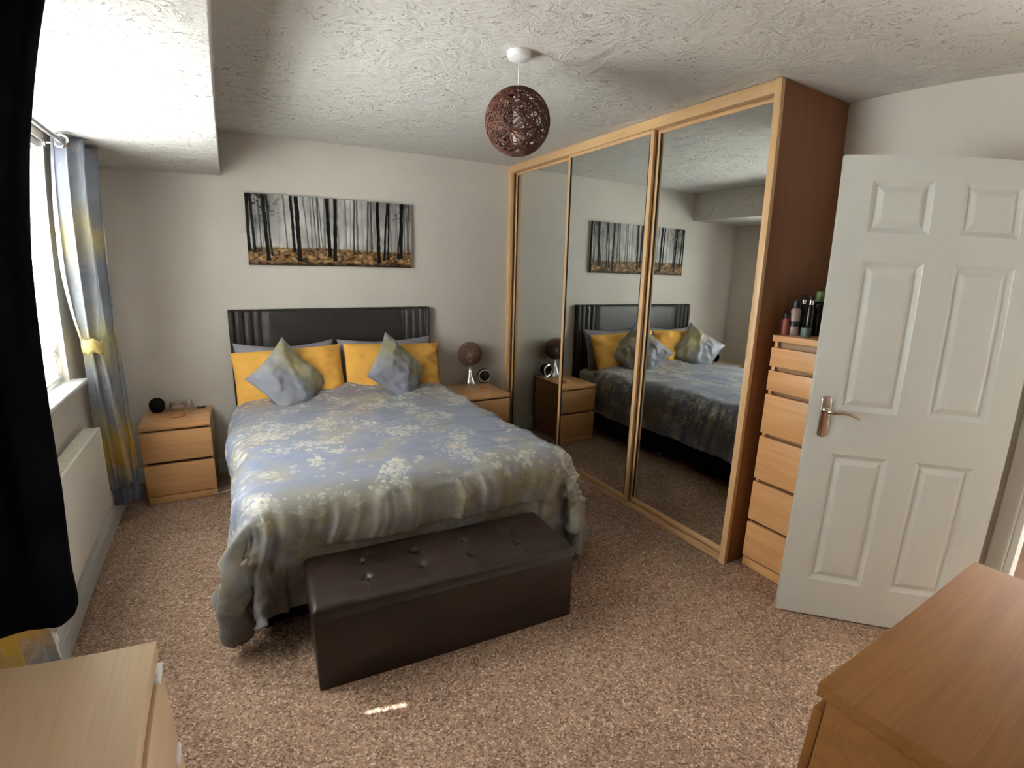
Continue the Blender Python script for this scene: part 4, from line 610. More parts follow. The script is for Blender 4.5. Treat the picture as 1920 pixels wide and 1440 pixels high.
1046,-1299,202,-4,0,29,5,0,29,-6,0,29,1,0,29,4,0,29,-2,0,29,3,0,30,-5,-1,29,3,0,29,1,0,29,3,0,29,7,0,28,15,0,25,22,0,19,26,0,15,28,0,6,30,0,-1,29,0,0,29,0,-2,29,-1,2,29,0,-2,29,0,1,29,0,2,30,0,-3,29,0,1,29,0,3,29,0,-1,29,0,2,29,-1,-5,29,1,4,29,-1,-4,29,0,0,30,0,6,28,0,-6,30,0,6,29,0,-6,29,0,0,29,0,0,29,0,0,29,0,0,29,0,2,29,-1,-2,30,1,4,29,-1,-4,29,1,3,29,-1,-2,29,1,1,29,-1,-2,30,1,5,29,-1,-5,29,0,0,29,0,0,29,0,0,29,0,0,29,0,0,29,0,0,29,-1,0,29,0,0,29,0,0,30,0,1,29,0,-1,29,0,-1,29,0,-5,25,0,-14,20,0,-21,15,0,-25,5,0,-29,8,0,-29,-4,0,-29,-1,0,-29,3,0,-29,-1,0,-29,2,0,-29,-1,0,-29,-3,0,-29,2,0,-29,-1,0,-29,
1044,-1269,203,2,-1,29,-5,1,28,4,0,30,2,0,29,-2,0,29,-2,-1,29,2,0,29,3,1,29,-6,-1,29,4,0,29,1,0,30,9,0,28,16,0,24,21,0,20,27,0,12,28,0,5,29,-1,3,29,1,-1,29,-1,3,30,0,-3,29,0,0,29,0,-2,29,0,2,29,0,-2,29,0,4,29,0,-4,29,0,2,29,-1,0,29,0,1,30,0,-1,29,0,-2,29,0,0,29,0,6,29,0,-6,29,0,4,29,0,-3,29,0,-1,29,0,0,29,0,0,30,0,0,29,0,0,29,-1,0,29,0,2,29,0,-2,30,1,4,29,-1,-4,29,0,0,29,0,2,29,0,-2,29,0,3,29,0,0,29,0,-3,29,0,0,29,0,0,29,-1,0,29,0,0,30,0,0,29,0,0,29,0,0,29,0,3,29,0,-3,29,0,0,29,0,-5,24,0,-16,22,0,-20,16,0,-24,3,0,-30,3,0,-29,1,0,-29,1,0,-29,0,0,-29,-2,0,-30,4,0,-28,-3,0,-29,2,0,-30,-3,0,-28,4,0,-30,
1044,-1239,203,0,0,29,2,0,29,-4,-1,29,3,1,29,0,-1,29,-1,0,29,-3,0,29,5,0,30,0,0,29,-1,0,29,5,0,28,6,0,29,16,0,24,22,0,19,26,0,15,28,0,4,30,-1,-1,29,0,5,29,0,-5,29,0,3,29,0,-3,29,0,0,29,0,1,29,0,1,30,0,-1,29,0,1,29,-1,-1,29,0,-1,29,0,2,29,0,-1,29,0,1,29,0,1,29,0,-1,30,0,3,28,0,-5,29,0,0,30,0,0,29,0,2,29,0,-2,29,0,0,29,0,0,29,-1,0,29,0,1,30,0,2,29,0,-2,29,0,-1,29,0,0,29,0,0,29,0,0,29,0,6,29,0,-6,29,0,4,29,-1,-4,30,0,0,29,0,0,29,0,0,29,0,2,29,0,-2,29,0,0,29,0,0,30,0,4,28,0,-4,29,-1,-6,26,0,-14,20,1,-21,14,0,-26,6,0,-28,1,0,-29,1,0,-29,1,0,-30,1,0,-29,0,0,-29,1,0,-29,0,0,-29,-1,0,-29,-2,0,-29,3,-1,-29,
1040,-1209,203,6,0,29,-3,-1,29,0,0,29,3,0,30,1,0,29,-5,0,28,4,0,30,-1,0,29,2,0,29,-4,0,29,7,0,29,6,0,28,16,-1,24,22,0,20,26,0,12,29,0,5,29,0,4,29,0,-1,29,0,-3,29,0,1,29,-1,0,29,0,-1,29,1,2,30,-1,-2,29,0,1,29,0,0,29,0,-1,29,0,1,29,0,1,29,0,-1,29,0,-1,29,0,2,29,-1,0,29,0,-2,30,1,3,29,0,-3,29,0,1,29,-1,-1,29,0,2,29,0,-2,30,0,2,29,0,-2,29,0,0,29,0,1,29,0,-1,29,0,0,29,0,3,29,0,-3,29,-1,1,29,0,-1,30,0,3,29,0,-2,29,0,-1,29,0,0,29,0,0,29,0,0,29,0,0,29,0,0,29,0,0,30,0,0,29,-1,3,29,0,-4,28,0,-5,27,0,-12,18,0,-24,15,0,-25,7,0,-28,0,0,-30,1,1,-29,-1,0,-29,4,-1,-29,-3,0,-29,7,0,-29,-2,1,-30,-5,-1,-28,3,0,-29,-1,0,-29,
1043,-1180,203,1,0,30,-1,0,29,0,0,29,0,0,29,1,0,29,1,0,29,-2,0,29,2,0,29,0,-1,29,0,0,29,5,0,29,6,0,28,15,0,26,22,0,19,28,0,11,28,0,5,29,0,1,29,0,1,29,0,0,29,0,-1,30,-1,0,29,1,2,29,-1,-3,29,0,0,29,0,0,29,0,3,30,0,-3,29,0,0,29,0,4,29,0,-3,29,-1,-1,29,0,2,29,0,-1,29,0,1,29,0,-2,29,0,0,29,0,0,29,0,0,30,0,1,29,0,-1,29,0,0,29,0,3,29,0,-3,29,0,0,29,0,0,29,-1,0,29,0,0,30,1,1,29,0,5,29,-1,-6,29,0,1,29,0,4,29,0,-5,29,0,0,29,0,0,29,0,0,29,-1,0,29,0,0,29,0,0,30,1,0,29,-1,2,29,0,-3,29,0,-5,26,0,-14,19,0,-22,14,0,-25,5,0,-29,6,0,-28,-3,0,-30,5,0,-29,-5,0,-29,4,0,-29,-1,0,-29,0,0,-30,-1,0,-29,-2,0,-29,2,0,-29,
1041,-1150,204,5,0,29,0,-1,29,-3,1,29,1,0,29,-1,-1,29,2,0,30,2,0,29,0,0,29,-5,0,29,2,0,29,1,0,29,12,0,27,15,0,25,23,0,18,26,0,13,29,0,5,29,0,1,29,-1,0,29,0,-1,29,0,3,29,0,-3,29,0,0,29,0,0,30,0,0,29,0,0,29,0,1,29,0,-1,29,-1,0,29,1,4,29,-1,-4,30,1,6,28,-1,-6,29,0,2,29,0,-2,29,0,0,30,0,2,29,0,-2,29,0,1,29,0,-1,29,0,0,29,0,1,29,0,-1,30,0,0,29,0,0,29,-1,0,29,1,2,29,0,2,29,-1,-4,29,0,3,29,0,0,29,0,-3,29,0,5,29,0,-5,30,0,0,29,0,0,29,-1,0,29,0,0,29,0,0,29,0,0,29,0,0,29,0,0,29,0,-1,29,0,-5,24,0,-16,23,-1,-18,12,1,-27,6,0,-29,5,0,-29,-5,0,-30,5,0,-28,-3,0,-30,0,0,-29,3,0,-29,0,0,-29,-4,0,-29,2,0,-29,1,0,-29,
1041,-1120,204,4,0,29,0,0,29,2,-1,29,-1,0,29,-5,0,29,5,0,30,-3,0,29,1,0,29,0,0,29,-1,0,29,7,-1,29,5,1,28,17,0,25,23,-1,18,26,0,12,29,0,9,29,1,-4,29,-1,1,29,0,2,29,0,-1,29,0,-2,29,0,0,29,-1,0,30,1,0,29,0,0,29,0,0,29,0,0,29,0,1,29,-1,0,29,0,-1,30,0,1,29,1,2,29,-1,-3,29,1,3,29,-1,-3,29,0,0,29,0,0,29,0,1,30,0,3,28,0,-3,30,0,-1,29,0,0,29,0,0,29,-1,0,29,0,0,29,0,0,29,0,0,29,0,0,29,0,0,29,0,0,29,0,0,29,-1,0,29,0,0,30,0,0,29,0,0,29,0,0,29,0,0,30,0,0,29,0,0,29,0,0,29,0,0,29,0,-1,28,0,-6,25,0,-15,22,0,-20,12,0,-26,8,-1,-28,-2,1,-30,4,0,-29,-2,0,-29,4,0,-29,-4,0,-29,3,0,-29,1,-1,-29,-6,1,-29,2,0,-29,3,0,-29,
1045,-1091,205,-2,0,29,0,0,29,4,0,29,-3,0,29,0,0,29,0,0,29,0,0,29,-1,0,29,3,0,29,0,0,29,2,0,29,8,0,28,16,-1,25,23,0,18,26,0,13,29,0,4,29,0,0,29,0,2,29,0,-2,29,0,0,30,0,3,29,0,-2,29,0,-1,29,0,0,29,0,0,29,-1,0,30,0,3,29,0,-3,29,0,0,29,0,0,29,0,0,29,0,0,29,0,0,29,0,0,29,0,0,30,0,3,28,0,-2,30,0,2,28,0,-3,30,0,2,29,0,-2,29,0,2,29,-1,-2,29,0,0,29,0,0,29,0,0,30,0,0,29,0,0,29,0,0,29,0,0,29,-1,0,29,0,0,29,0,0,29,0,0,29,0,0,29,0,0,29,0,0,30,0,0,29,0,5,29,0,-5,29,0,0,29,0,0,29,-1,-7,25,0,-14,20,1,-21,14,-1,-26,5,1,-29,2,0,-29,2,-1,-29,0,0,-29,-4,1,-30,2,0,-28,4,0,-29,-1,-1,-30,-2,0,-29,-2,0,-28,4,0,-29,
1043,-1061,205,2,0,29,-1,0,29,0,0,29,0,0,29,0,-1,29,0,1,29,0,0,29,2,-1,29,-4,0,29,5,0,30,2,0,28,8,0,29,15,0,25,22,0,19,27,0,12,29,0,3,29,0,0,30,0,0,28,0,2,30,0,-2,29,0,1,29,-1,-1,30,1,3,29,-1,-3,29,0,0,29,0,0,29,0,0,29,0,1,29,0,-1,29,0,1,29,1,4,29,-1,-5,30,0,0,29,0,0,29,0,1,29,0,1,29,0,-1,29,0,3,29,0,-4,29,0,1,29,-1,-1,29,0,0,29,0,0,30,0,0,29,0,0,29,0,0,29,0,0,29,0,0,29,0,0,29,0,0,29,-1,3,29,0,-3,29,0,0,29,0,0,29,0,0,30,0,0,28,-1,5,30,1,-1,29,0,-4,29,-1,3,29,0,-3,30,1,0,28,-1,-6,26,1,-15,18,0,-23,16,-1,-24,4,0,-29,2,0,-29,1,0,-29,1,0,-29,0,0,-29,-1,0,-30,1,0,-29,2,0,-29,-5,1,-29,3,-1,-29,-1,0,-29,
1044,-1031,205,-1,0,29,3,-1,29,-2,0,29,3,0,29,-3,0,29,2,0,29,-3,0,29,3,0,30,1,0,29,-3,0,29,5,0,29,8,0,28,15,0,25,24,-1,17,26,1,14,28,0,5,30,0,-2,29,0,0,29,0,0,29,0,2,29,0,-2,30,-1,0,29,0,1,29,0,2,29,0,-2,29,0,0,29,0,2,29,0,-3,29,-1,0,30,1,3,29,0,-3,29,0,0,29,0,0,29,0,0,29,0,3,29,0,-3,29,-1,4,29,0,-4,29,0,2,30,0,-2,29,0,0,29,0,0,29,0,0,29,0,0,29,-1,0,29,1,0,29,-1,0,29,0,0,29,0,0,30,0,0,28,0,0,30,-1,4,28,1,-4,30,0,0,29,0,0,29,-1,4,29,1,-4,29,-1,6,30,1,-6,28,-1,2,30,0,-1,29,0,-2,29,0,-6,24,0,-16,20,0,-21,15,0,-25,5,0,-29,2,0,-28,0,0,-30,0,0,-29,-1,0,-29,4,0,-29,0,0,-29,-4,0,-29,4,0,-29,-3,0,-29,0,0,-29,
1042,-1002,205,2,1,29,0,-1,30,-2,1,29,1,-1,29,0,0,29,3,0,29,-4,0,29,6,0,29,-3,0,29,3,0,29,1,0,29,8,0,28,16,0,25,22,0,19,27,0,10,29,-1,6,29,0,-1,29,0,0,29,0,3,29,0,-3,30,0,1,29,0,1,29,0,1,29,0,-3,29,0,6,29,0,-6,29,0,0,30,0,2,29,0,0,29,0,-1,29,0,-1,29,0,2,29,0,-2,29,0,0,29,-1,1,29,0,0,29,0,0,29,0,0,30,0,0,29,0,-1,29,0,0,29,0,0,29,0,0,29,-1,0,29,1,0,30,-1,0,29,0,3,29,0,-3,29,0,0,28,0,5,30,0,-5,29,0,0,29,0,0,29,0,0,29,0,1,29,-1,1,29,0,0,29,0,0,29,0,3,30,1,-5,29,-1,2,30,0,-2,28,0,-5,25,0,-18,20,0,-20,13,1,-27,8,-1,-28,0,0,-29,2,0,-29,-2,0,-29,1,0,-29,0,0,-29,-2,0,-29,5,0,-29,-4,0,-30,0,0,-29,1,0,-29,
1042,-972,206,0,0,29,2,0,29,-2,0,29,6,0,29,-2,0,29,-3,0,29,3,-1,29,2,0,29,-2,0,29,1,0,29,3,0,29,7,0,28,16,0,25,23,0,18,27,0,11,28,0,6,29,0,-1,29,0,0,30,0,0,29,0,0,29,0,2,29,-1,-2,30,1,4,29,0,-2,29,0,-1,29,-1,-1,29,1,6,29,-1,-6,29,1,3,29,-1,-1,29,0,1,29,0,-3,30,0,3,29,0,-3,29,0,1,29,0,4,29,0,-3,29,0,-2,29,0,0,29,0,0,29,-1,2,29,0,-2,29,1,0,30,-1,0,29,1,0,29,-1,0,29,0,0,29,0,4,29,0,-4,29,0,0,29,0,2,29,0,-2,29,0,0,29,0,1,29,-1,1,30,0,0,29,0,-1,29,0,0,29,0,1,29,0,-1,29,0,0,29,0,-2,29,0,-6,25,0,-16,20,0,-21,16,0,-25,4,0,-29,-2,0,-30,4,0,-28,-1,0,-30,2,0,-29,-5,0,-29,2,0,-29,1,0,-29,3,0,-29,-2,0,-29,2,0,-29,
1043,-942,206,-2,0,29,7,0,29,-6,0,29,4,-1,29,1,0,29,-3,0,29,1,0,29,-3,1,29,2,0,29,2,-1,29,4,0,29,7,0,29,16,0,24,24,0,18,26,0,11,29,0,6,29,0,-1,29,0,0,29,0,0,29,0,0,30,0,0,29,0,2,29,0,0,29,0,1,29,0,2,29,-1,-5,29,0,0,29,0,1,29,0,0,29,0,5,29,0,-6,30,0,3,29,0,1,29,0,-4,29,0,1,29,0,4,29,0,-5,29,0,3,29,0,-3,29,-1,3,29,1,-3,30,-1,2,29,1,-2,29,-1,0,29,0,0,29,0,0,29,0,1,29,0,-1,29,-1,5,29,1,-4,29,0,1,29,0,-1,29,-1,4,30,1,-5,29,-1,4,29,0,-4,29,0,4,29,0,-4,29,0,1,30,0,-1,29,-1,3,29,1,-5,28,0,-5,25,-1,-16,20,0,-21,13,1,-26,8,-1,-28,-3,1,-30,6,-1,-29,-6,0,-29,5,0,-29,1,0,-29,-5,0,-29,6,0,-28,-1,0,-30,-4,0,-29,4,0,-29,
1041,-912,206,0,0,29,3,-1,29,-1,1,29,-1,0,29,1,-1,29,2,0,30,-4,0,28,5,0,30,-2,0,29,4,0,29,1,0,29,9,0,28,15,0,24,22,0,20,28,0,9,29,0,6,29,0,-1,29,0,0,29,0,0,30,-1,0,29,1,0,29,-1,1,29,0,-1,29,0,6,29,0,-6,29,0,3,30,0,1,28,0,-2,30,0,-2,29,0,0,29,0,4,29,0,-2,29,0,-2,29,0,0,29,0,3,29,0,-3,29,0,1,30,-1,4,28,0,-5,30,0,4,29,0,-4,29,0,1,29,0,-1,29,0,2,29,0,-2,29,0,0,29,0,0,29,0,3,30,0,-3,29,0,2,29,0,-2,29,-1,4,29,0,-3,29,0,1,29,0,0,29,-1,2,29,1,-3,29,0,-1,30,0,1,29,-1,2,29,1,-3,29,-1,-2,29,0,-5,24,0,-16,20,0,-21,14,1,-26,4,0,-29,6,-1,-29,-5,0,-29,3,0,-29,-2,0,-29,3,0,-29,-3,0,-29,3,0,-29,1,0,-29,-2,0,-29,0,0,-29,
1047,-883,206,0,0,29,-4,0,29,1,0,29,-1,0,29,1,0,30,2,0,29,-3,0,29,2,0,29,1,0,29,-1,0,29,2,0,29,11,-1,28,15,1,25,24,0,16,26,0,15,29,-1,3,30,0,2,28,0,-2,30,0,-1,29,0,0,29,0,0,29,0,0,29,0,1,29,0,-1,29,0,3,30,0,-1,29,0,2,29,0,-4,29,0,1,29,0,1,29,0,-1,29,0,0,29,0,-1,29,0,3,30,-1,-2,29,0,4,29,0,-4,29,0,1,29,0,-2,29,0,1,29,0,0,29,0,0,29,0,2,29,0,-3,29,0,0,30,0,0,29,0,1,29,0,0,29,0,1,29,-1,-2,29,0,4,29,0,-2,29,0,-2,29,0,2,30,0,0,29,0,-2,29,0,0,29,-1,1,29,0,2,29,0,0,30,0,-2,29,0,-2,28,1,-7,25,0,-15,18,-1,-22,15,0,-25,5,0,-29,-1,0,-29,6,0,-29,-1,0,-29,-1,0,-29,1,0,-29,-1,0,-29,2,0,-29,-1,0,-29,-1,0,-29,-1,0,-29,
1044,-853,207,-1,0,29,1,0,29,2,0,29,-2,0,29,-3,0,29,4,0,29,0,0,29,0,0,29,0,0,29,2,-1,29,3,0,29,8,0,28,16,0,25,22,0,18,27,0,13,30,0,2,29,0,0,29,0,4,29,0,-4,29,0,0,29,0,0,29,0,0,29,0,0,30,0,5,29,-1,-5,29,1,2,29,0,-2,29,0,1,29,0,0,29,-1,3,29,1,-3,30,-1,1,29,0,2,29,0,-3,29,0,4,29,0,-5,29,0,6,29,0,-5,29,0,3,29,0,-4,29,0,0,29,0,2,30,0,-2,29,0,0,29,-1,0,29,1,0,29,0,0,29,-1,5,29,0,-5,29,0,3,29,0,-2,30,0,-1,29,0,5,29,0,-3,29,0,-1,29,-1,5,29,0,-1,29,0,-5,29,0,4,30,0,-4,29,0,3,28,0,-5,29,0,-6,25,0,-15,19,0,-22,14,0,-25,4,0,-29,2,0,-29,2,0,-29,-2,0,-29,-2,0,-29,3,-1,-29,3,0,-29,-3,0,-30,3,0,-28,-5,0,-30,5,0,-29,
1041,-823,207,5,0,29,1,-1,29,-4,0,29,0,0,29,2,0,29,0,0,29,-1,0,29,1,0,29,-1,0,30,1,0,29,4,0,29,9,0,28,16,0,24,23,0,17,27,0,12,28,0,5,30,0,-1,29,0,4,29,0,-3,30,0,-1,29,0,0,29,0,0,29,0,0,29,-1,2,29,0,1,29,0,-2,29,0,0,29,0,1,29,0,-2,29,0,0,30,0,5,29,0,-5,29,0,2,29,0,-2,29,0,2,29,0,3,29,0,-5,29,0,2,29,0,-2,29,0,0,30,0,0,29,0,1,29,0,-1,29,0,0,29,-1,0,29,1,0,29,-1,5,30,0,-4,29,0,0,29,0,-1,29,0,1,29,0,3,29,0,-4,29,-1,2,29,0,0,29,0,-2,29,0,2,29,0,0,30,0,0,28,0,3,30,0,-3,28,0,-4,29,0,-6,25,0,-16,19,0,-21,14,-1,-25,5,0,-29,0,0,-30,0,0,-29,5,0,-28,-6,0,-30,4,0,-29,2,0,-29,-3,0,-29,2,0,-29,0,0,-29,-3,0,-29,
1044,-794,207,-2,0,30,4,0,28,-4,0,29,4,0,29,-4,0,29,3,0,30,-2,0,29,2,0,29,3,0,29,0,0,29,0,0,29,10,0,28,16,0,24,22,-1,19,27,1,13,30,0,2,29,-1,1,30,1,-2,29,-1,0,29,1,0,29,-1,0,29,0,3,29,0,-3,29,0,1,29,1,-1,29,0,0,30,-1,0,29,0,0,29,0,3,29,0,-2,29,0,2,29,0,-2,29,0,3,29,0,-3,29,0,-1,29,0,4,29,0,-1,29,0,-2,29,0,-1,30,0,0,29,-1,0,29,0,1,29,0,-1,29,0,0,29,0,0,29,0,1,29,0,-1,30,0,2,29,0,-2,29,0,2,29,0,-2,29,0,0,29,-1,4,29,0,0,29,0,-2,29,0,2,30,0,-2,29,0,0,29,0,0,29,0,-2,29,0,4,29,-1,-6,28,1,-6,26,-1,-15,20,0,-22,12,0,-26,4,0,-29,5,0,-29,-2,0,-29,-2,0,-29,2,0,-29,2,0,-29,-5,-1,-29,7,1,-29,2,-1,-29,-6,1,-29,0,0,-29,
1039,-764,208,6,0,28,-1,0,29,1,0,30,-1,0,29,4,-1,28,-2,1,30,-4,0,29,5,-1,29,-2,0,29,-1,0,29,6,1,29,8,-1,28,16,0,25,24,0,16,27,0,12,28,0,5,30,0,-1,29,0,0,29,0,0,29,0,0,29,0,0,29,0,0,29,0,0,30,0,1,29,0,-1,29,0,0,29,0,1,29,0,-1,29,0,0,29,0,1,29,0,0,29,0,0,29,0,-1,29,0,0,30,0,3,29,-1,2,29,1,-5,29,-1,3,29,0,1,29,0,-3,29,0,0,29,0,-1,29,0,4,30,0,-4,29,0,0,29,0,0,29,0,0,29,0,1,29,0,-1,29,0,0,29,0,2,30,-1,-2,28,0,4,30,0,-4,29,0,4,29,0,-2,29,0,1,29,-1,-3,29,0,1,29,1,4,29,-1,-3,29,0,-4,29,0,-6,24,0,-16,19,0,-21,15,0,-26,3,0,-29,2,0,-29,-1,-1,-29,1,1,-29,-2,-1,-29,4,1,-29,0,0,-29,1,0,-29,2,0,-29,-3,0,-29,-3,0,-29,
1045,-735,207,-1,1,30,3,0,29,-2,-1,29,1,0,29,-1,0,29,0,0,29,1,0,29,-2,0,29,2,0,29,-1,0,30,3,0,29,10,0,28,17,0,24,23,0,17,27,0,12,29,0,4,29,0,-1,29,0,0,29,0,0,29,0,0,29,0,0,30,0,0,29,0,0,29,0,1,29,0,3,29,0,-3,29,0,-1,29,0,5,29,0,-2,29,0,-3,29,0,3,29,0,-3,30,0,3,29,0,-3,29,0,0,29,-1,1,29,0,2,29,0,0,29,0,0,29,0,-3,30,0,1,29,0,0,29,0,0,29,0,-1,29,0,0,29,0,0,29,0,0,29,-1,0,29,0,2,30,0,-2,29,0,0,29,0,2,29,0,1,29,0,1,29,0,-4,29,0,4,29,-1,-4,29,0,2,29,0,-2,29,0,0,30,0,2,28,0,-4,29,0,-6,25,0,-15,20,0,-22,13,0,-26,4,-1,-29,0,0,-29,1,0,-29,1,1,-29,4,0,-29,-5,-1,-29,2,0,-29,0,0,-29,-3,0,-29,2,0,-29,4,1,-30,
1043,-705,208,3,0,29,-3,0,29,0,0,29,2,0,29,-4,0,29,4,0,30,0,0,29,2,0,29,-4,0,29,2,0,29,6,0,29,7,0,28,17,0,24,23,0,17,27,0,11,29,0,5,29,0,-1,29,0,0,29,0,0,30,0,0,29,0,0,29,0,0,29,0,0,29,-1,5,29,1,-5,29,0,2,29,0,2,29,0,-4,30,0,2,29,-1,-2,29,1,0,29,0,1,29,-1,-1,29,0,0,29,0,0,29,0,2,29,0,-2,30,0,4,29,0,-4,29,0,3,29,0,-2,29,0,0,29,0,-1,29,0,0,29,0,0,29,-1,0,29,0,0,29,0,0,30,0,0,29,0,1,29,0,-1,29,-1,5,29,1,-5,29,0,3,29,-1,-1,29,0,0,29,0,0,29,0,-2,29,0,0,30,0,0,29,0,0,29,0,1,28,0,-9,26,-1,-15,17,0,-23,14,0,-26,4,0,-28,1,0,-29,2,0,-29,2,0,-29,0,0,-29,-2,0,-29,-1,0,-29,3,0,-29,-4,1,-30,3,-1,-29,-1,0,-29,
1047,-675,209,-2,0,29,1,0,29,-1,0,29,-1,0,29,0,0,29,1,0,29,1,0,29,1,0,29,-2,0,29,1,-1,29,2,0,29,11,1,28,17,0,24,22,0,18,28,0,10,28,0,5,30,0,-1,29,-1,0,29,0,0,29,1,0,29,-1,0,29,1,0,29,0,0,29,0,2,29,0,1,30,0,-1,28,0,-2,30,-1,5,29,0,-3,29,1,-2,29,-1,0,29,0,1,29,0,-1,29,0,0,29,0,0,30,0,1,29,0,2,29,0,-3,29,0,2,29,0,0,29,-1,0,29,0,-2,29,1,1,29,-1,-1,30,0,0,29,0,0,29,0,0,29,0,0,29,0,0,29,0,3,29,0,-2,29,-1,-1,29,0,0,29,0,5,29,0,-5,30,0,3,29,0,-3,29,0,0,29,-1,0,29,1,0,29,-1,1,29,0,-3,28,0,-6,24,0,-16,20,0,-22,13,0,-26,4,0,-29,1,0,-29,-1,0,-29,4,0,-29,-2,0,-28,0,0,-29,3,0,-29,-1,0,-29,3,0,-30,-4,0,-29,0,0,-29,
1045,-646,209,-1,0,29,3,1,29,-6,-1,29,3,0,29,3,0,29,-4,0,29,3,0,29,-5,0,29,7,1,30,-1,0,29,4,0,29,8,0,27,16,0,25,23,-1,19,28,1,8,29,0,5,29,0,-1,29,0,0,29,0,0,29,0,0,29,0,0,30,-1,1,28,1,3,30,-1,-4,29,0,3,29,0,0,29,0,3,29,1,-6,29,-1,3,29,0,-2,29,0,0,30,0,0,29,0,0,29,0,-1,29,0,1,29,0,1,29,0,0,29,0,0,29,-1,-1,29,0,2,29,0,1,29,0,-4,30,0,2,29,0,-2,29,0,2,29,0,-1,29,0,0,29,0,0,29,0,0,29,-1,1,29,0,0,29,0,-1,29,0,5,30,0,-6,29,0,3,29,0,-3,29,0,1,29,-1,-1,29,0,0,29,0,2,29,0,1,29,0,-5,28,0,-6,24,0,-17,21,0,-20,11,0,-27,5,0,-29,5,0,-29,1,0,-29,-3,0,-29,-2,0,-29,2,0,-29,-1,0,-29,4,0,-29,-5,-1,-29,0,1,-29,6,0,-29,
1043,-616,209,-1,0,29,-1,0,29,5,0,29,1,0,30,-3,0,28,2,0,30,-5,0,29,1,0,29,4,0,29,0,0,29,5,0,29,8,0,28,16,0,24,25,1,16,25,-1,15,30,1,1,29,0,-1,30,-1,2,29,0,-2,28,0,2,30,0,-2,29,0,3,29,0,-2,29,0,2,29,0,-3,29,0,5,29,0,-3,29,0,-1,29,0,1,30,0,3,29,0,-4,29,0,2,29,0,0,29,0,-1,29,0,0,29,-1,1,29,0,0,29,0,1,30,0,0,29,0,0,29,0,-2,29,0,4,29,0,-2,29,0,0,29,0,0,29,0,0,29,-1,2,30,0,-3,29,0,0,29,0,0,29,0,1,29,0,0,29,0,-2,29,0,3,29,0,-3,29,-1,-2,29,0,4,29,0,-4,29,0,4,29,0,-4,29,0,0,29,0,1,29,-1,-7,25,1,-17,18,0,-23,14,-1,-26,4,0,-29,-1,0,-29,1,0,-29,3,0,-29,0,0,-29,-3,0,-29,7,1,-29,-7,-1,-29,0,0,-29,3,0,-29,-3,0,-29,
1041,-586,209,6,0,30,1,0,29,-5,0,29,2,0,29,2,0,29,-3,0,29,3,0,29,1,0,29,-3,0,29,3,1,29,2,-1,29,10,0,28,16,0,24,24,0,17,27,0,11,29,0,4,29,0,0,29,0,-1,29,0,2,29,0,-1,29,0,2,29,0,-2,29,0,2,29,0,-1,29,0,3,30,-1,2,28,1,-5,29,0,-1,30,0,6,29,0,-3,29,0,1,29,-1,0,29,0,0,29,1,-3,29,-1,3,29,0,0,30,0,2,29,0,-1,29,0,-1,29,0,0,29,0,3,29,-1,1,30,1,-5,28,-1,3,30,0,0,29,0,0,29,0,-3,29,0,3,29,0,-2,29,0,-3,29,0,6,29,0,-6,29,0,6,29,0,-3,29,-1,-1,29,0,-1,29,0,-1,29,0,-2,29,0,0,30,-1,0,29,1,1,29,-1,-1,28,0,-9,26,1,-13,16,-1,-25,15,1,-25,3,-1,-29,3,1,-29,1,-1,-29,-1,0,-29,0,0,-29,2,0,-29,-5,0,-29,4,0,-29,3,0,-29,-4,0,-29,1,0,-29,
1044,-557,210,-2,0,29,4,1,29,-2,0,29,-2,-1,29,2,1,29,3,0,29,-6,-1,29,5,1,30,-2,0,29,1,0,29,4,0,29,11,0,27,16,0,24,24,0,18,27,0,11,29,0,3,29,0,0,29,0,1,29,0,-2,29,0,2,29,-1,2,29,1,-4,30,-1,8,29,1,-6,29,0,3,29,0,-2,29,-1,5,29,0,1,29,0,-5,29,0,2,30,0,1,29,0,1,29,0,-2,29,0,2,29,0,0,29,0,2,29,0,-1,29,-1,1,29,0,-1,29,0,1,30,0,2,29,0,-4,29,0,2,29,0,2,29,0,-3,29,0,1,29,-1,4,29,1,-4,29,0,0,29,0,2,29,0,-3,29,-1,0,29,0,-4,29,0,3,29,0,-1,29,0,-2,29,0,-1,29,-1,-4,30,0,3,29,0,-2,29,0,2,28,0,-5,29,0,-5,24,0,-17,20,0,-22,12,0,-26,4,0,-29,3,0,-29,-2,0,-29,2,0,-29,0,0,-29,-1,0,-29,5,0,-29,0,0,-29,-4,0,-29,1,0,-29,2,0,-29,
1045,-527,210,0,0,29,0,0,29,-2,0,29,5,1,30,-3,0,29,2,0,29,-3,0,29,4,0,29,-3,0,29,2,0,29,4,0,29,8,0,28,18,0,24,23,0,17,27,0,11,30,0,3,29,0,-1,29,0,2,29,0,1,29,0,-2,29,0,2,29,0,0,29,-1,2,29,0,1,29,0,1,29,0,0,29,0,2,29,0,1,29,0,-2,30,0,2,29,0,1,29,0,1,29,0,0,29,-1,1,29,0,0,29,0,-1,29,0,3,30,0,-3,29,0,3,29,0,-1,29,0,2,29,0,2,29,-1,-1,29,1,-4,29,-1,7,29,0,-6,29,0,1,29,0,0,29,0,-5,30,0,4,29,0,-1,29,0,2,29,0,-3,29,0,-1,29,-1,-1,29,0,-3,29,0,-1,29,0,1,29,0,-5,29,0,1,29,0,1,29,0,-6,28,0,-6,25,0,-16,19,0,-22,12,0,-27,9,0,-28,-5,0,-29,4,-1,-29,0,0,-29,-1,0,-29,-2,0,-29,2,0,-29,-1,0,-29,2,0,-29,-1,0,-29,-3,0,-29,
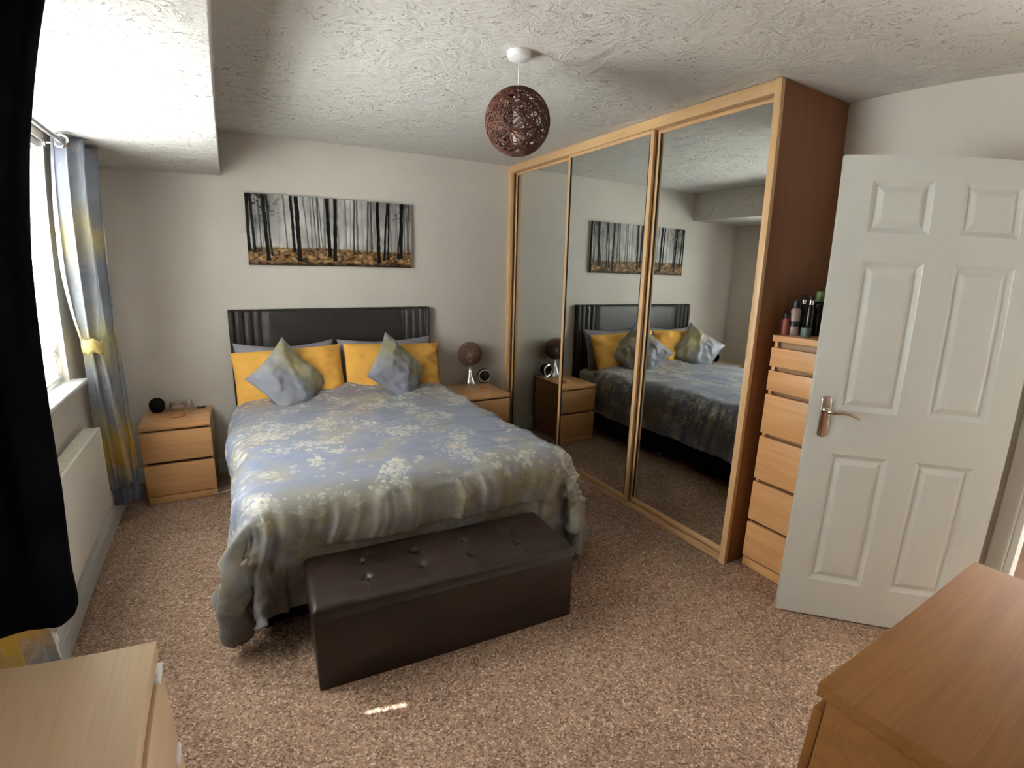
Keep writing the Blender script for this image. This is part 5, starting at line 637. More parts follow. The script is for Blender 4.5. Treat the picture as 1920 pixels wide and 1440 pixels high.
1044,-497,210,-1,0,30,4,0,29,0,0,29,-6,0,29,5,0,29,-2,0,29,-3,0,29,5,1,29,1,-1,29,-2,0,30,4,1,29,12,0,27,16,0,24,23,0,19,28,0,8,29,0,5,29,-1,3,29,1,-4,29,-1,2,29,0,2,29,0,1,29,0,0,29,0,2,29,0,1,29,0,1,29,0,1,29,0,1,29,-1,1,30,0,1,29,0,-1,29,0,2,29,0,2,29,0,0,29,0,1,29,0,0,30,0,0,29,-1,2,29,0,0,29,0,0,29,0,2,29,0,-1,29,0,1,29,0,-1,30,-1,3,29,1,-2,29,-1,-1,29,0,0,29,0,0,29,0,1,29,0,-3,29,0,0,29,1,-3,29,-1,1,29,0,-1,29,0,-1,29,0,1,29,0,-8,29,0,0,29,0,2,29,0,-7,29,0,-1,29,0,-1,28,0,-9,24,-1,-17,20,1,-21,12,0,-26,4,0,-29,7,0,-29,-3,-1,-29,1,0,-29,-5,0,-29,2,0,-29,3,0,-29,1,0,-29,1,0,-29,-7,0,-29,4,0,-29,
1045,-467,211,1,0,29,-2,0,29,3,0,30,-2,0,29,-1,0,29,1,0,29,1,0,29,-1,0,29,0,0,29,3,0,29,3,0,29,10,0,27,16,1,24,24,0,17,27,-1,12,29,0,1,29,0,7,29,0,-3,29,0,2,29,0,3,29,0,0,29,0,2,29,-1,5,29,0,-5,30,0,4,29,0,1,29,0,1,29,0,1,29,0,1,29,0,-2,30,0,4,29,-1,2,29,0,0,29,0,1,29,0,1,29,0,-3,29,-1,5,29,0,0,29,0,0,29,0,-1,29,0,2,30,-1,3,29,1,-3,29,0,1,29,-1,0,29,0,-2,29,1,0,29,-1,1,29,1,-3,29,0,-2,30,-1,3,29,0,-1,29,0,-2,29,0,-1,29,0,-2,29,0,1,29,0,-6,29,0,-1,28,0,-4,29,0,-4,29,0,0,28,0,-8,28,0,-7,25,0,-15,20,1,-22,11,-1,-27,6,0,-28,1,0,-29,0,0,-29,-1,0,-29,3,0,-29,2,0,-29,-3,0,-29,1,0,-30,2,0,-28,0,-1,-30,-4,1,-28,
1040,-438,211,2,0,30,2,1,29,-1,0,29,-2,-1,29,7,1,29,-7,0,29,3,0,29,1,0,29,1,0,29,0,0,29,5,0,29,10,0,27,17,0,24,24,0,17,27,0,11,29,0,3,29,0,2,28,0,4,29,-1,5,29,1,-3,29,-2,9,29,1,-5,30,0,5,29,0,0,29,-1,2,29,0,1,29,0,3,29,0,-3,30,0,5,29,0,1,29,0,1,29,-1,1,29,0,-3,29,0,5,29,0,1,29,-1,3,29,0,-1,30,1,-1,29,-1,2,29,0,0,29,0,0,29,-1,6,29,0,-5,29,0,0,29,0,-1,30,0,4,29,1,-3,29,-1,-1,29,1,-4,29,-1,4,29,1,-6,29,-1,4,29,0,-3,29,0,-1,29,0,-3,30,0,1,28,0,-6,29,1,-3,29,-1,1,29,0,-9,29,0,-2,27,1,-10,29,0,-6,25,0,-15,17,0,-24,15,0,-25,5,0,-29,-1,0,-30,0,0,-29,3,-1,-29,-3,1,-29,0,-1,-29,5,0,-29,-5,0,-29,-1,0,-29,8,0,-29,-1,0,-29,
1041,-408,211,0,0,30,1,0,29,-1,0,29,5,0,29,-4,0,29,5,0,29,-4,0,29,2,0,29,0,1,29,0,0,29,6,0,29,9,0,28,18,0,24,24,0,16,27,0,11,29,-1,4,29,0,6,28,0,3,29,0,2,29,0,5,30,0,-1,29,-1,5,29,0,1,29,0,3,29,-1,0,29,0,2,29,0,2,29,0,-1,30,0,3,29,0,1,29,-1,2,29,0,2,29,0,1,29,0,1,29,-1,2,30,1,-3,29,-1,4,29,0,1,29,-1,1,29,0,0,29,0,2,29,1,-3,29,-1,3,30,0,-3,29,0,3,29,0,0,29,0,-1,29,0,-1,29,0,0,29,0,-1,30,0,-3,29,0,0,29,0,-2,29,0,-1,29,0,-2,29,1,-5,29,-1,-1,29,1,-5,29,-1,1,29,0,-6,27,1,-13,28,0,-6,28,1,-8,25,0,-16,19,0,-22,13,0,-27,4,0,-28,0,0,-30,1,0,-29,0,-1,-29,0,0,-29,2,0,-29,-2,0,-29,-1,0,-29,5,-1,-29,-2,1,-29,5,0,-29,
1044,-379,212,-1,1,29,4,0,29,-4,0,29,3,0,29,-1,0,29,2,0,29,0,0,29,-1,0,29,-1,0,30,1,1,29,4,0,29,10,0,27,18,0,24,25,0,16,27,-1,10,28,0,8,29,0,7,28,-1,4,29,0,2,29,0,6,30,-1,2,29,0,3,29,0,1,29,0,4,29,-1,1,29,0,1,29,0,1,30,-1,5,29,1,-2,29,-1,0,29,-1,6,29,1,-4,29,0,5,29,-1,0,30,0,3,29,-1,1,29,0,0,29,0,4,29,0,-1,29,0,0,29,-1,0,29,0,0,30,0,2,29,0,-1,29,0,1,29,1,-3,29,-1,3,30,1,-5,29,-1,2,29,0,0,29,0,-2,30,0,-2,29,0,-2,29,0,-2,29,0,-2,29,1,-2,29,0,-4,29,0,-4,29,1,-6,28,0,-7,28,0,-7,27,1,-11,28,0,-10,25,1,-16,18,0,-23,14,0,-26,4,0,-29,0,-1,-29,0,0,-29,1,0,-29,1,0,-29,0,0,-29,1,-1,-29,2,0,-29,-3,0,-29,7,0,-29,1,0,-29,
1042,-349,212,3,0,29,-3,0,29,5,1,29,-4,-1,29,-1,0,29,0,0,29,-1,0,29,0,1,29,7,0,30,-2,1,29,6,0,28,9,0,28,17,-1,24,25,1,16,28,-1,10,28,0,8,28,-1,9,28,0,7,29,-1,8,30,0,-1,29,0,4,29,0,1,29,-1,3,29,0,2,29,0,0,30,-1,7,29,0,0,29,0,-2,29,-1,4,29,0,2,29,0,2,30,0,3,29,-1,-1,29,0,4,29,0,0,29,-1,2,29,-1,4,29,2,-5,29,-1,4,30,-1,1,29,0,-1,29,0,0,29,0,1,29,0,0,29,1,-2,30,-2,5,29,2,-6,29,-1,3,30,0,-3,29,0,-1,29,0,-1,29,0,-1,29,0,-2,29,0,0,30,0,-5,29,0,-2,29,1,-4,29,0,-5,29,1,-7,28,1,-8,27,0,-12,27,1,-11,28,0,-9,25,1,-17,18,-1,-22,14,0,-26,4,0,-29,5,0,-29,-5,0,-29,4,-1,-30,-4,0,-29,1,0,-29,0,0,-29,-1,0,-29,1,0,-29,1,-1,-29,-1,0,-29]
G = np.cumsum(np.array(DUVET_MM).reshape(NYD, NXD, 3), axis=1)/1000.0
def resample(A, n, axis):
    """Catmull-Rom resampling along one axis"""
    A = np.moveaxis(A, axis, 0); m = A.shape[0]; t = np.linspace(0, m-1, n); i = np.clip(t.astype(int), 0, m-2); f = (t-i).reshape(-1, *([1]*(A.ndim-1)))
    p = [A[np.clip(i+k, 0, m-1)] for k in (-1, 0, 1, 2)]
    out = .5*(2*p[1]+(p[2]-p[0])*f+(2*p[0]-5*p[1]+4*p[2]-p[3])*f**2+(3*p[1]-p[0]-3*p[2]+p[3])*f**3)
    return np.moveaxis(out, 0, axis)
NXD, NYD = 230, 220
for _ in range(2):      # take the millimetre rounding out
    G[1:-1, 1:-1] = .5*G[1:-1, 1:-1]+.125*(G[:-2, 1:-1]+G[2:, 1:-1]+G[1:-1, :-2]+G[1:-1, 2:])
G = resample(resample(G, NXD, 1), NYD, 0)
uu, ww = np.meshgrid(np.linspace(0, 1, NXD), np.linspace(0, 1, NYD))
Xr = (uu-.5)*2.2; Yr = -.30-(1-ww)*2.13
ddx = np.abs(Xr)-.745; ddy = -(Yr+2.05)
nn = np.cross(np.gradient(G, axis=1), np.gradient(G, axis=0)); nn /= np.linalg.norm(nn, axis=2, keepdims=True)+1e-9
if nn[NYD//2, NXD//2, 2] < 0: nn = -nn
sst = lambda a, b, t: (lambda k: k*k*(3-2*k))(np.clip((t-a)/(b-a), 0, 1))
dtop = .007*n2(Xr+5, Yr+5, 1, 2.3)+.006*n2(Xr+5, Yr+5, 2, 5)+.004*n2(Xr+5, Yr+5, 6, 11)
rdg = 1-np.abs(n2(Xr+5+.1*n2(Xr+9, Yr+9, 8, 3), Yr+5, 3, 4.5)); dtop += .005*np.clip(rdg-.8, 0, 1)/.2
def gathers(s, d, seed):
    w_ = s+.03*np.sin(d*14+seed)+d*.25*n1(s+3, seed+9, 3)
    a = 1-np.abs(n1(w_+7, seed, 11)); b_ = n1(w_+7, seed+1, 6); c_ = 1-np.abs(n1(w_+7, seed+2, 22))
    env = sst(-.10, .04, d); top = sst(-.09, .02, d)*(1-sst(.08, .26, d))
    return env*(.016*b_+.014*(a**2-.4))+top*(.017*(c_**2-.4)+.010*(a**4))
dfold = gathers(Xr, ddy, 11)+np.where(Xr < 0, gathers(Yr, ddx, 31), gathers(Yr, ddx, 51))
G = G+nn*(dtop+dfold+.010)[..., None]
cw = np.clip(ddx/.33, 0, 1)*np.clip(ddy/.33, 0, 1)*(Xr < 0)
G = G+cw[..., None]*np.array([.055, .05, .02])
G[..., 2] = np.maximum(G[..., 2], .012)
mk = (G[..., 0] > 1.20) & (G[..., 0] < 2.40) & (G[..., 2] < .39) & (G[..., 1] < -2.085)
G[..., 1] = np.where(mk, -2.085+.12*(G[..., 1]+2.085), G[..., 1])
G = G.reshape(-1, 3)
UV = np.stack([uu.ravel()*2.2, (1-ww.ravel())*2.13], 1)
dv = pyobj('duvet', G, gridfaces(NXD, NYD), M['duvet'], uvs=UV)
so = dv.modifiers.new('thickness', 'SOLIDIFY'); so.thickness = .014; so.offset = -1
tag(dv, 'blue-grey floral duvet with white blossoms draped over the bed', 'duvet')

# ------------------------------------------------------------------ pillows and cushions
def cushion(name, w, h, T, loc, rot, mat, label, cat, group=None, seed=1, p=3.0, sag=0.0, pinch=.05, wr=1.0, n=44, parent=None, twist=0.0):
    """stands in local XZ, bulging along Y; corners keep their points"""
    u = np.linspace(-1, 1, n); U, V = np.meshgrid(u, u)
    # denser towards rim
    U = np.sin(U*PI/2*.96)/math.sin(PI/2*.96); V = np.sin(V*PI/2*.96)/math.sin(PI/2*.96)
    edge = np.clip((1-np.abs(U)**p)*(1-np.abs(V)**p), 0, 1)**.62
    X = U*w/2*(1-pinch*(1-np.abs(V)**2)*np.abs(U)**2); Z = V*h/2*(1-pinch*(1-np.abs(U)**2)*np.abs(V)**2)
    Z = Z-sag*(1-U**2)*np.clip(V, 0, 1)**2
    ang = np.arctan2(V, U); rad = np.hypot(U, V)
    wri = .010*n2(U*1.3+9, V*1.3+9, seed, 2.2)+.006*n2(U*2+9, V*2+9, seed+1, 4)+.007*n1(ang+4, seed+2, 3.0)*np.clip(rad, 0, 1)
    wri += .006*(1-np.abs(n2(U+9+.4*V, V+9, seed+3, 3)))**4
    verts = []; uvs = []
    for s in (-1, 1):
        Y = s*(T/2*edge+wr*wri*edge**.5*(1 if s < 0 else .5)) + twist*U*V
        verts.append(np.stack([X, Y, Z], -1).reshape(-1, 3)); uvs.append(np.stack([X+.3*seed, Z+h/2], -1).reshape(-1, 2))
    V3 = np.concatenate(verts); f = gridfaces(n, n)+[tuple(reversed(q)) for q in gridfaces(n, n, off=n*n)]
    # stitched rim
    rim = [i for i in range(n)]+[j*n+n-1 for j in range(1, n)]+[(n-1)*n+i for i in range(n-2, -1, -1)]+[j*n for j in range(n-2, 0, -1)]
    for k in range(len(rim)):
        a, c = rim[k], rim[(k+1) % len(rim)]; f.append((c, a, a+n*n, c+n*n))
    V3[:n*n, 1] -= .0015; V3[n*n:, 1] += .0015
    o = pyobj(name, V3, f, mat, uvs=np.concatenate(uvs)); o.location = loc; o.rotation_euler = rot
    s = o.modifiers.new('s', 'SUBSURF'); s.levels = 1; s.render_levels = 1
    return tag(o, label, cat, group)
R = math.radians
cushion('pillow', .68, .42, .15, (1.425, -.165, .770), (R(-13), 0, R(1)), M['greycloth'], 'grey pillow behind the yellow pillow on the window side', 'pillow', 'grey pillows against the headboard', 3, sag=.03)
cushion('pillow', .74, .42, .15, (2.16, -.165, .765), (R(-13), 0, R(-1)), M['greycloth'], 'grey pillow behind the yellow pillow nearer the wardrobe', 'pillow', 'grey pillows against the headboard', 8, sag=.02)
cushion('pillow', .73, .41, .17, (1.435, -.315, .745), (R(-20), R(-2), R(1)), M['gold'], 'mustard yellow pillow on the window side of the bed', 'pillow', 'mustard pillows', 5, pinch=.03, wr=1.9)
cushion('pillow', .74, .42, .17, (2.175, -.315, .742), (R(-20), R(2), R(-2)), M['gold'], 'mustard yellow pillow on the wardrobe side of the bed', 'pillow', 'mustard pillows', 12, pinch=.03, wr=1.9)
cushion('cushion', .43, .43, .15, (1.405, -.500, .765), (R(-40), R(45+3), R(-2)), M['cushion'], 'blue-grey floral square cushion set on its corner, window side', 'cushion', 'floral scatter cushions', 21, p=2.4, pinch=.09, wr=1.2)
cushion('cushion', .43, .43, .15, (2.155, -.485, .770), (R(-34), R(45-4), R(6)), M['cushion'], 'blue-grey floral cushion set on its corner, wardrobe side', 'cushion', 'floral scatter cushions', 27, p=2.4, pinch=.09, wr=1.6)

# ------------------------------------------------------------------ ottoman
ot = thing('storage_ottoman', 'dark brown leather storage ottoman with tufted lid at the foot of the bed', 'ottoman', (1.254, -2.434, 0), R(-2.65))
OW, OD, OH = 1.078, .371, .348
b = newbm(); box(b, .004, OW-.004, .004, OD-.004, .0, OH-.050, .003, 2); obj('box', b, M['leather'], ot)
nx, ny = 160, 64
tx = [OW*k/5 for k in (1, 2, 3, 4)]; ty = [OD*.36, OD*.68]
Xg, Yg = np.meshgrid(np.linspace(0, OW, nx), np.linspace(0, OD, ny))
Z = np.full_like(Xg, OH)
for x in tx: Z -= .004*np.exp(-((Xg-x)/.004)**2)
Z -= .0022*np.exp(-((Yg-ty[0])/.006)**2)*0
for x in tx:
    for y in ty:
        d2 = ((Xg-x)**2+(Yg-y)**2); Z -= .011*np.exp(-d2/.016**2)+.004*np.exp(-d2/.035**2)
cell = np.abs(np.sin(Xg/OW*5*PI)); Z += .0015*cell**.6
e = np.minimum(np.minimum(Xg, OW-Xg), np.minimum(Yg, OD-Yg)); Z -= .016*np.clip(1-e/.022, 0, 1)**2
Z += .0015*n2(Xg*3+5, Yg*3+5, 4, 5)
vs = np.stack([Xg, Yg, Z], -1).reshape(-1, 3); f = gridfaces(nx, ny)
rim = [i for i in range(nx)]+[j*nx+nx-1 for j in range(1, ny)]+[(ny-1)*nx+i for i in range(nx-2, -1, -1)]+[j*nx for j in range(ny-2, 0, -1)]
low = vs[rim].copy(); low[:, 2] = OH-.052; vs2 = np.concatenate([vs, low]); o0 = len(vs)
for k in range(len(rim)): k2 = (k+1) % len(rim); f.append((rim[k], o0+k, o0+k2, rim[k2]))
f.append(tuple(o0+k for k in range(len(rim))))
lid = pyobj('lid', vs2, f, M['leather'], ot)
for x in tx:
    for y in ty:
        b = newbm(); lathe(b, [(.008, -.002), (.007, .002), (.004, .0035), (.0001, .004)], 14, (x, y, OH-.011)); obj('tuft_button', b, M['leather'], lid)

# ------------------------------------------------------------------ forest canvas
def canvas():
    t = thing('canvas_picture', 'wide canvas print of black tree trunks in a misty autumn wood, above the headboard', 'picture', (1.231, -.002, 1.5096))
    w, h = 1.186, .486
    b = newbm(); box(b, 0, w, -.028, 0, 0, h, .002); obj('stretcher', b, M['black'], t)
    nx, ny = 520, 210
    X, Yv = np.meshgrid(np.linspace(0, 1, nx), np.linspace(0, 1, ny))     # Yv up
    rs = np.random.RandomState(4)
    mist = .58+.10*n2(X*6+2, Yv*2+2, 1, 1.2)+.07*n2(X*14+2, Yv*5+2, 2, 1.5)+.05*n2(X*60, Yv*8, 3, 1)
    mist += .10*np.exp(-((X-.42)/.22)**2)+.05*np.exp(-((Yv-.45)/.2)**2)
    col = np.stack([mist, mist*.99, mist*.97], -1)
    gy = .255+.02*n1(X, 7, 9)
    # faint far trunks
    def trunk(x, wd, lean, dark, yb, soft=.0015):
        nonlocal col
        xc = x+lean*(Yv-.2)+.002*n1(Yv+x*7, int(x*1000) % 97, 9); wv = wd*(1+.45*np.exp(-(Yv-yb)/.05))*(1+.12*n1(Yv+x, 3, 30))
        m = np.clip((wv/2-np.abs(X-xc))/soft+.5, 0, 1)*(Yv > yb)
        c = np.array([.035, .032, .03]) if dark > .8 else np.array([.16, .155, .15])
        m = (m*dark)[..., None]; col = col*(1-m)+c*m
    for k in range(46): trunk(rs.rand(), .003+.005*rs.rand(), .04*(rs.rand()-.5), .18+.35*rs.rand(), .26, .004)
    g = np.clip((gy-Yv)/.03+.5, 0, 1)[..., None]
    tex = n2(X*30, Yv*18, 11, 1.6)*.5+n2(X*70, Yv*40, 12, 1.0)*.5
    a = np.array([.46, .35, .23]); c2 = np.array([.20, .14, .09]); c3 = np.array([.66, .56, .42])
    gc = a*(1-np.clip(-tex*1.8, 0, 1))[..., None]+c2*np.clip(-tex*1.8, 0, 1)[..., None]; k = np.clip(tex*2-.35, 0, 1)[..., None]; gc = gc*(1-k)+c3*k
    dk = np.clip((.07-Yv)/.07, 0, 1)[..., None]; gc = gc*(1-.6*dk)
    col = col*(1-g)+gc*g
    # main trunks read off the photograph: x, width, lean, darkness, foot
    T_ = [(.008, .020, .000, .97, .20), (.040, .016, -.02, .96, .18), (.075, .007, -.01, .7, .2), (.108, .021, -.015, .98, .07), (.130, .010, -.02, .9, .13),
          (.222, .006, -.02, .6, .24), (.262, .016, -.015, .96, .2), (.289, .024, -.01, .99, .06), (.345, .006, -.03, .55, .24), (.392, .006, -.02, .65, .12), (.43, .006, -.03, .6, .24),
          (.468, .020, -.01, .98, .14), (.500, .021, .015, .98, .08), (.618, .009, .012, .8, .18), (.645, .010, -.005, .55, .18), (.700, .008, .02, .75, .18), (.730, .007, .0, .6, .22),
          (.778, .021, -.005, .98, .06), (.815, .013, .03, .92, .10), (.840, .011, .012, .92, .13), (.905, .010, .05, .9, .13), (.925, .022, .012, .98, .14), (.952, .006, 0, .6, .22), (.982, .008, .005, .7, .15)]
    for q in T_: trunk(*q)
    # leafy speckle on upper left
    sp = (n2(X*60, Yv*30, 21, 1.3) > .25)*(np.exp(-((X-.05)/.10)**2)+np.exp(-((X-.93)/.06)**2)*.5)*np.clip((Yv-.55)*3, 0, 1); sp = np.clip(sp, 0, .75)[..., None]
    col = col*(1-sp)+.09*sp
    V3 = np.stack([X*w, np.full_like(X, -.0295), Yv*h], -1).reshape(-1, 3)
    o = pyobj('print', V3, gridfaces(nx, ny), None or M['white'], t, smooth=False)
    me = o.data; at = me.color_attributes.new('ink', 'FLOAT_COLOR', 'POINT')
    lin = np.clip(col.reshape(-1, 3), 0, 1)**2.2
    at.data.foreach_set('color', np.concatenate([lin, np.ones((len(lin), 1))], 1).astype(np.float32).ravel())
    q = NT('forest_print'); a_ = q.node('Attribute', None, attribute_name='ink'); q.bsdf(a_.outputs[0], .6, spec=.2)
    me.materials.clear(); me.materials.append(q.m)
canvas()

# ------------------------------------------------------------------ window dressing
bl = thing('venetian_blind', 'white slatted blind closed over the bright window', 'blind', (XL-.035, 0, 0))
b = newbm(); box(b, -.02, .02, WY0+.01, WY1-.01, WZ1-.035, WZ1-.003, .004); obj('head_rail', b, M['upvc'], bl)
b = newbm(); z = WZ0+.045; a = R(74); HOLE = -2.377
def slat(b, y0, y1, k0, k1, z):
    ring_ = []
    for y in (y0, y1):
        for k in (k0, (k0+k1)/2, k1): ring_.append(b.verts.new((k*math.cos(a)*.0132, y, z+k*math.sin(a)*.0132+(.0012 if abs(k) < .5 else 0))))
    b.faces.new((ring_[0], ring_[1], ring_[4], ring_[3])); b.faces.new((ring_[1], ring_[2], ring_[5], ring_[4]))
while z < WZ1-.045:
    y0, y1 = WY0+.006, WY1-.006
    if 1.035 < z < 1.185:       # slats whose cord slots let the sun through
        slat(b, y0, HOLE-.007, -1, 1, z); slat(b, HOLE+.007, y1, -1, 1, z)
        slat(b, HOLE-.007, HOLE+.007, -1, -.55, z); slat(b, HOLE-.007, HOLE+.007, .55, 1, z)
    else: slat(b, y0, y1, -1, 1, z)
    z += .0285
o = obj('slats', b, M['blind'], bl, smooth=False); m_ = o.modifiers.new('t', 'SOLIDIFY'); m_.thickness = .0006
b = newbm(); box(b, -.012, .012, WY0+.014, WY1-.014, WZ0+.014, WZ0+.03, .004); obj('bottom_rail', b, M['upvc'], bl)
for y in (WY0+.16, (WY0+WY1)/2, WY1-.2):
    for x in (.014, -.014):
        b = newbm(); tube(b, [(x, y, WZ0+.02), (x, y, WZ1-.03)], .001, 6); obj('ladder_cord', b, M['upvc'], bl)

rod = thing('curtain_rod', 'chrome curtain rod running above the window under the soffit', 'curtain rod', (.435, 0, 2.055))
b = newbm(); tube(b, [(0, -3.0, 0), (0, -.93, 0)], .011, 14); obj('pole', b, M['steel'], rod)
for y in (-3.0, -.93):
    b = newbm(); lathe(b, [(.011, 0), (.014, .004), (.014, .02), (.018, .03), (.014, .042), (.004, .046)], 20, mat=Matrix.Translation((0, y, 0)) @ Matrix.Rotation(-PI/2 if y > -2 else PI/2, 4, 'X')); obj('finial', b, M['chrome'], rod)
for y in (-2.9, -1.02):
    b = newbm(); tube(b, [(-.078, y, 0), (0, y, 0)], .006, 10); lathe(b, [(.022, 0), (.022, .006), (.01, .008)], 20, mat=Matrix.Translation((-.079, y, 0)) @ Matrix.Rotation(PI/2, 4, 'Y')); obj('bracket', b, M['steel'], rod)

def drape(t, keys, nf, seed, uvw, phase, u0=0.0):
    """one pleated fall of cloth run from A to B at each height; keys: (z, A, B, amplitude)"""
    nz, ns = 90, 160; zs = np.linspace(keys[0][0], keys[-1][0], nz)
    kz = [k[0] for k in keys][::-1]
    def it(f):
        a = np.interp(zs, kz, [f(k) for k in keys][::-1])
        for _ in range(3): a = np.convolve(np.pad(a, 2, mode='edge'), np.ones(5)/5, 'valid')
        return a
    Ax, Ay, Bx, By, Am = (it(lambda k: k[1][0]), it(lambda k: k[1][1]), it(lambda k: k[2][0]), it(lambda k: k[2][1]), it(lambda k: k[3]))
    s = np.linspace(0, 1, ns); V3 = np.zeros((nz, ns, 3)); U = np.zeros((nz, ns, 2))
    for j in range(nz):
        d = np.array([Bx[j]-Ax[j], By[j]-Ay[j]]); L = np.hypot(*d)+1e-6; tdir = d/L; nrm = np.array([-tdir[1], tdir[0]])
        ss = s+.03*n1(s*3+zs[j]*.35, seed, 3); ph = ss*nf*2*PI+phase
        off = Am[j]*(np.sin(ph)+.18*np.sin(2*ph+seed)+.35*n1(s*3+zs[j]*.6, seed+2, 2.3))
        V3[j, :, :2] = np.stack([Ax[j]+d[0]*s, Ay[j]+d[1]*s], -1)+nrm*off[:, None]+tdir*(.010*np.sin(2*ph))[:, None]
        V3[j, :, 2] = zs[j]; U[j, :, 0] = u0+s*uvw; U[j, :, 1] = zs[j]
    V3[..., 0] = np.maximum(V3[..., 0], XL+.022)
    o = pyobj('drape', V3.reshape(-1, 3), gridfaces(ns, nz), M['curtain'], t, uvs=U.reshape(-1, 2))
    so = o.modifiers.new('t', 'SOLIDIFY'); so.thickness = .003; so.offset = 0
    return o
def tieback(t, c, L, Wd, ang, zt, tilt):
    b = newbm(); N = 40; loops = []
    for (sc_, dz) in ((1.0, -.034), (1.08, -.018), (1.11, 0), (1.08, .018), (1.0, .034)):
        lp = []
        for k in range(N):
            a = 2*PI*k/N; x = L*sc_*math.cos(a); y = Wd*sc_*math.sin(a)
            lp.append(b.verts.new((c[0]+x*math.cos(ang)-y*math.sin(ang), c[1]+x*math.sin(ang)+y*math.cos(ang), zt+dz+tilt*math.cos(a)+.006*math.sin(5*a))))
        loops.append(lp)
    for A, B in zip(loops, loops[1:]):
        for k in range(N): b.faces.new((A[k], A[(k+1) % N], B[(k+1) % N], B[k]))
    ob = obj('tieback', b, M['tie'], t); q = ob.modifiers.new('t', 'SOLIDIFY'); q.thickness = .004
def eyelet(t, y, z=2.055):
    b = newbm(); ring(b, (.435, y, z), .027, .0065, 'Y', 28, 8); obj('eyelet', b, M['chrome'], t, label='chrome eyelet ring')
M['tie'] = plain('yellow_tieback_cloth', sr(196, 178, 112), .6, namt=.15, nscale=14)
t = thing('curtain', 'long floral curtain tied back beside the left bedside table', 'curtain', group='floral eyelet curtains')
drape(t, [(2.088, (.400, -1.045), (.505, -.90), .020), (1.75, (.405, -1.08), (.50, -.90), .024), (1.45, (.412, -1.10), (.50, -.88), .026), (1.25, (.420, -1.06), (.49, -.88), .020), (1.11, (.430, -1.00), (.47, -.89), .012),
          (.98, (.415, -.955), (.49, -.86), .018), (.70, (.390, -.875), (.50, -.80), .024), (.40, (.385, -.82), (.505, -.76), .028), (.28, (.385, -.81), (.505, -.75), .030)], 2.2, 3, .55, .8)
drape(t, [(2.088, (.44, -.88), (.530, -.70), .022), (1.5, (.44, -.85), (.528, -.70), .024), (1.10, (.45, -.83), (.528, -.70), .022), (.70, (.43, -.76), (.532, -.66), .022), (.15, (.40, -.72), (.535, -.65), .026)], 2.1, 14, .5, 2.0, .62)
tieback(t, (.452, -.945), .062, .036, math.atan2(.11, .04), 1.10, -.012)
eyelet(t, -1.068); eyelet(t, -.93)
t = thing('curtain', 'floral curtain behind the black garment, only its yellow foot showing', 'curtain', group='floral eyelet curtains')
drape(t, [(2.088, (.415, -2.95), (.430, -2.55), .022), (1.30, (.405, -2.90), (.41, -2.55), .022), (.95, (.40, -2.90), (.41, -2.47), .022), (.72, (.41, -2.90), (.425, -2.25), .03), (.10, (.42, -2.90), (.43, -2.19), .034)], 6, 9, 1.3, .2)
eyelet(t, -2.6)

# black garment hanging from the rod's near end
def garment():
    t = thing('hanging_garment', 'long black garment hanging at the left edge in front of the window', 'garment', (.0, 0, 0))
    nz, ns = 60, 96; verts = []
    zk = [.675, .72, .80, 1.0, 1.3, 1.52, 1.75, 2.0, 2.09]
    xr = [.690, .700, .700, .715, .722, .727, .742, .766, .774]      # free edge towards the room
    for j in range(nz):
        q = j/(nz-1); z = .688+(2.090-.688)*q
        R_ = float(np.interp(z, zk, xr)); Lx = .468
        cx = (R_+Lx)/2; ax = (R_-Lx)/2; ay = .075-.03*max(0, (z-1.8)/.3)
        for i in range(ns):
            a = 2*PI*i/ns
            f_ = 1+.10*math.sin(7*a+2*z)+.05*math.sin(12*a-3*z); g_ = abs(math.cos(a))**.7*(1 if math.cos(a) > 0 else -1)
            zz = z
            if j == 0: zz = z+.012*math.sin(3*a)+(.05 if math.cos(a) < -.6 else 0)
            verts.append((cx+ax*g_, -2.70+ay*math.sin(a)*f_, zz))
    f = gridfaces(ns, nz, True)
    f.append(tuple(reversed(range(ns)))); f.append(tuple((nz-1)*ns+i for i in range(ns)))
    o = pyobj('robe', verts, f, M['blackcloth'], t); s = o.modifiers.new('s', 'SUBSURF'); s.levels = 1; s.render_levels = 1
    b = newbm(); tube(b, [(.60, -2.70, 2.098), (.60, -2.70, 2.084)], .006, 8); obj('hook', b, M['steel'], t)
garment()

# ------------------------------------------------------------------ radiator
ra = thing('radiator', 'white flat panel radiator under the window sill', 'radiator', (0, 0, 0))
RY0, RY1, RZ0, RZ1 = -2.15, -1.075, .300, .722
b = newbm(); box(b, .440, .455, RY0, RY1, RZ0, RZ1-.01, .005, 3); box(b, .385, .398, RY0+.01, RY1-.01, RZ0, RZ1-.01, .004, 2); obj('panel', b, M['rad'], ra)
b = newbm(); box(b, .383, .457, RY0, RY1, RZ1-.012, RZ1-.004, .002)
for k in range(60):
    y = RY0+.03+k*(RY1-RY0-.06)/59; box(b, .392, .446, y-.004, y+.004, RZ1-.004, RZ1)
obj('grille', b, M['rad'], ra)
for y in (RY0, RY1):
    b = newbm(); box(b, .383, .457, y-.0025, y+.0025, RZ0+.01, RZ1-.006, .002); obj('side_cover', b, M['rad'], ra)
b = newbm()
for k in range(72):
    y = RY0+.02+k*(RY1-RY0-.04)/71; box(b, .400, .438, y-.005, y+.005, RZ0-.002, RZ1-.02)
obj('convector_fins', b, M['rad'], ra, smooth=False)
b = newbm(); tube(b, [(.418, RY0+.05, RZ0+.02), (.418, RY0+.05, 0.0)], .0075, 10); lathe(b, [(.010, -.07), (.015, -.064), (.015, -.01), (.010, 0)], 16, (.418, RY0+.05, RZ0)); obj('valve', b, M['upvc'], ra)
for y in (RY0+.2, RY1-.2):
    b = newbm(); box(b, XL, .386, y-.02, y+.02, RZ0+.1, RZ1-.06); obj('wall_bracket', b, M['rad'], ra, smooth=False)

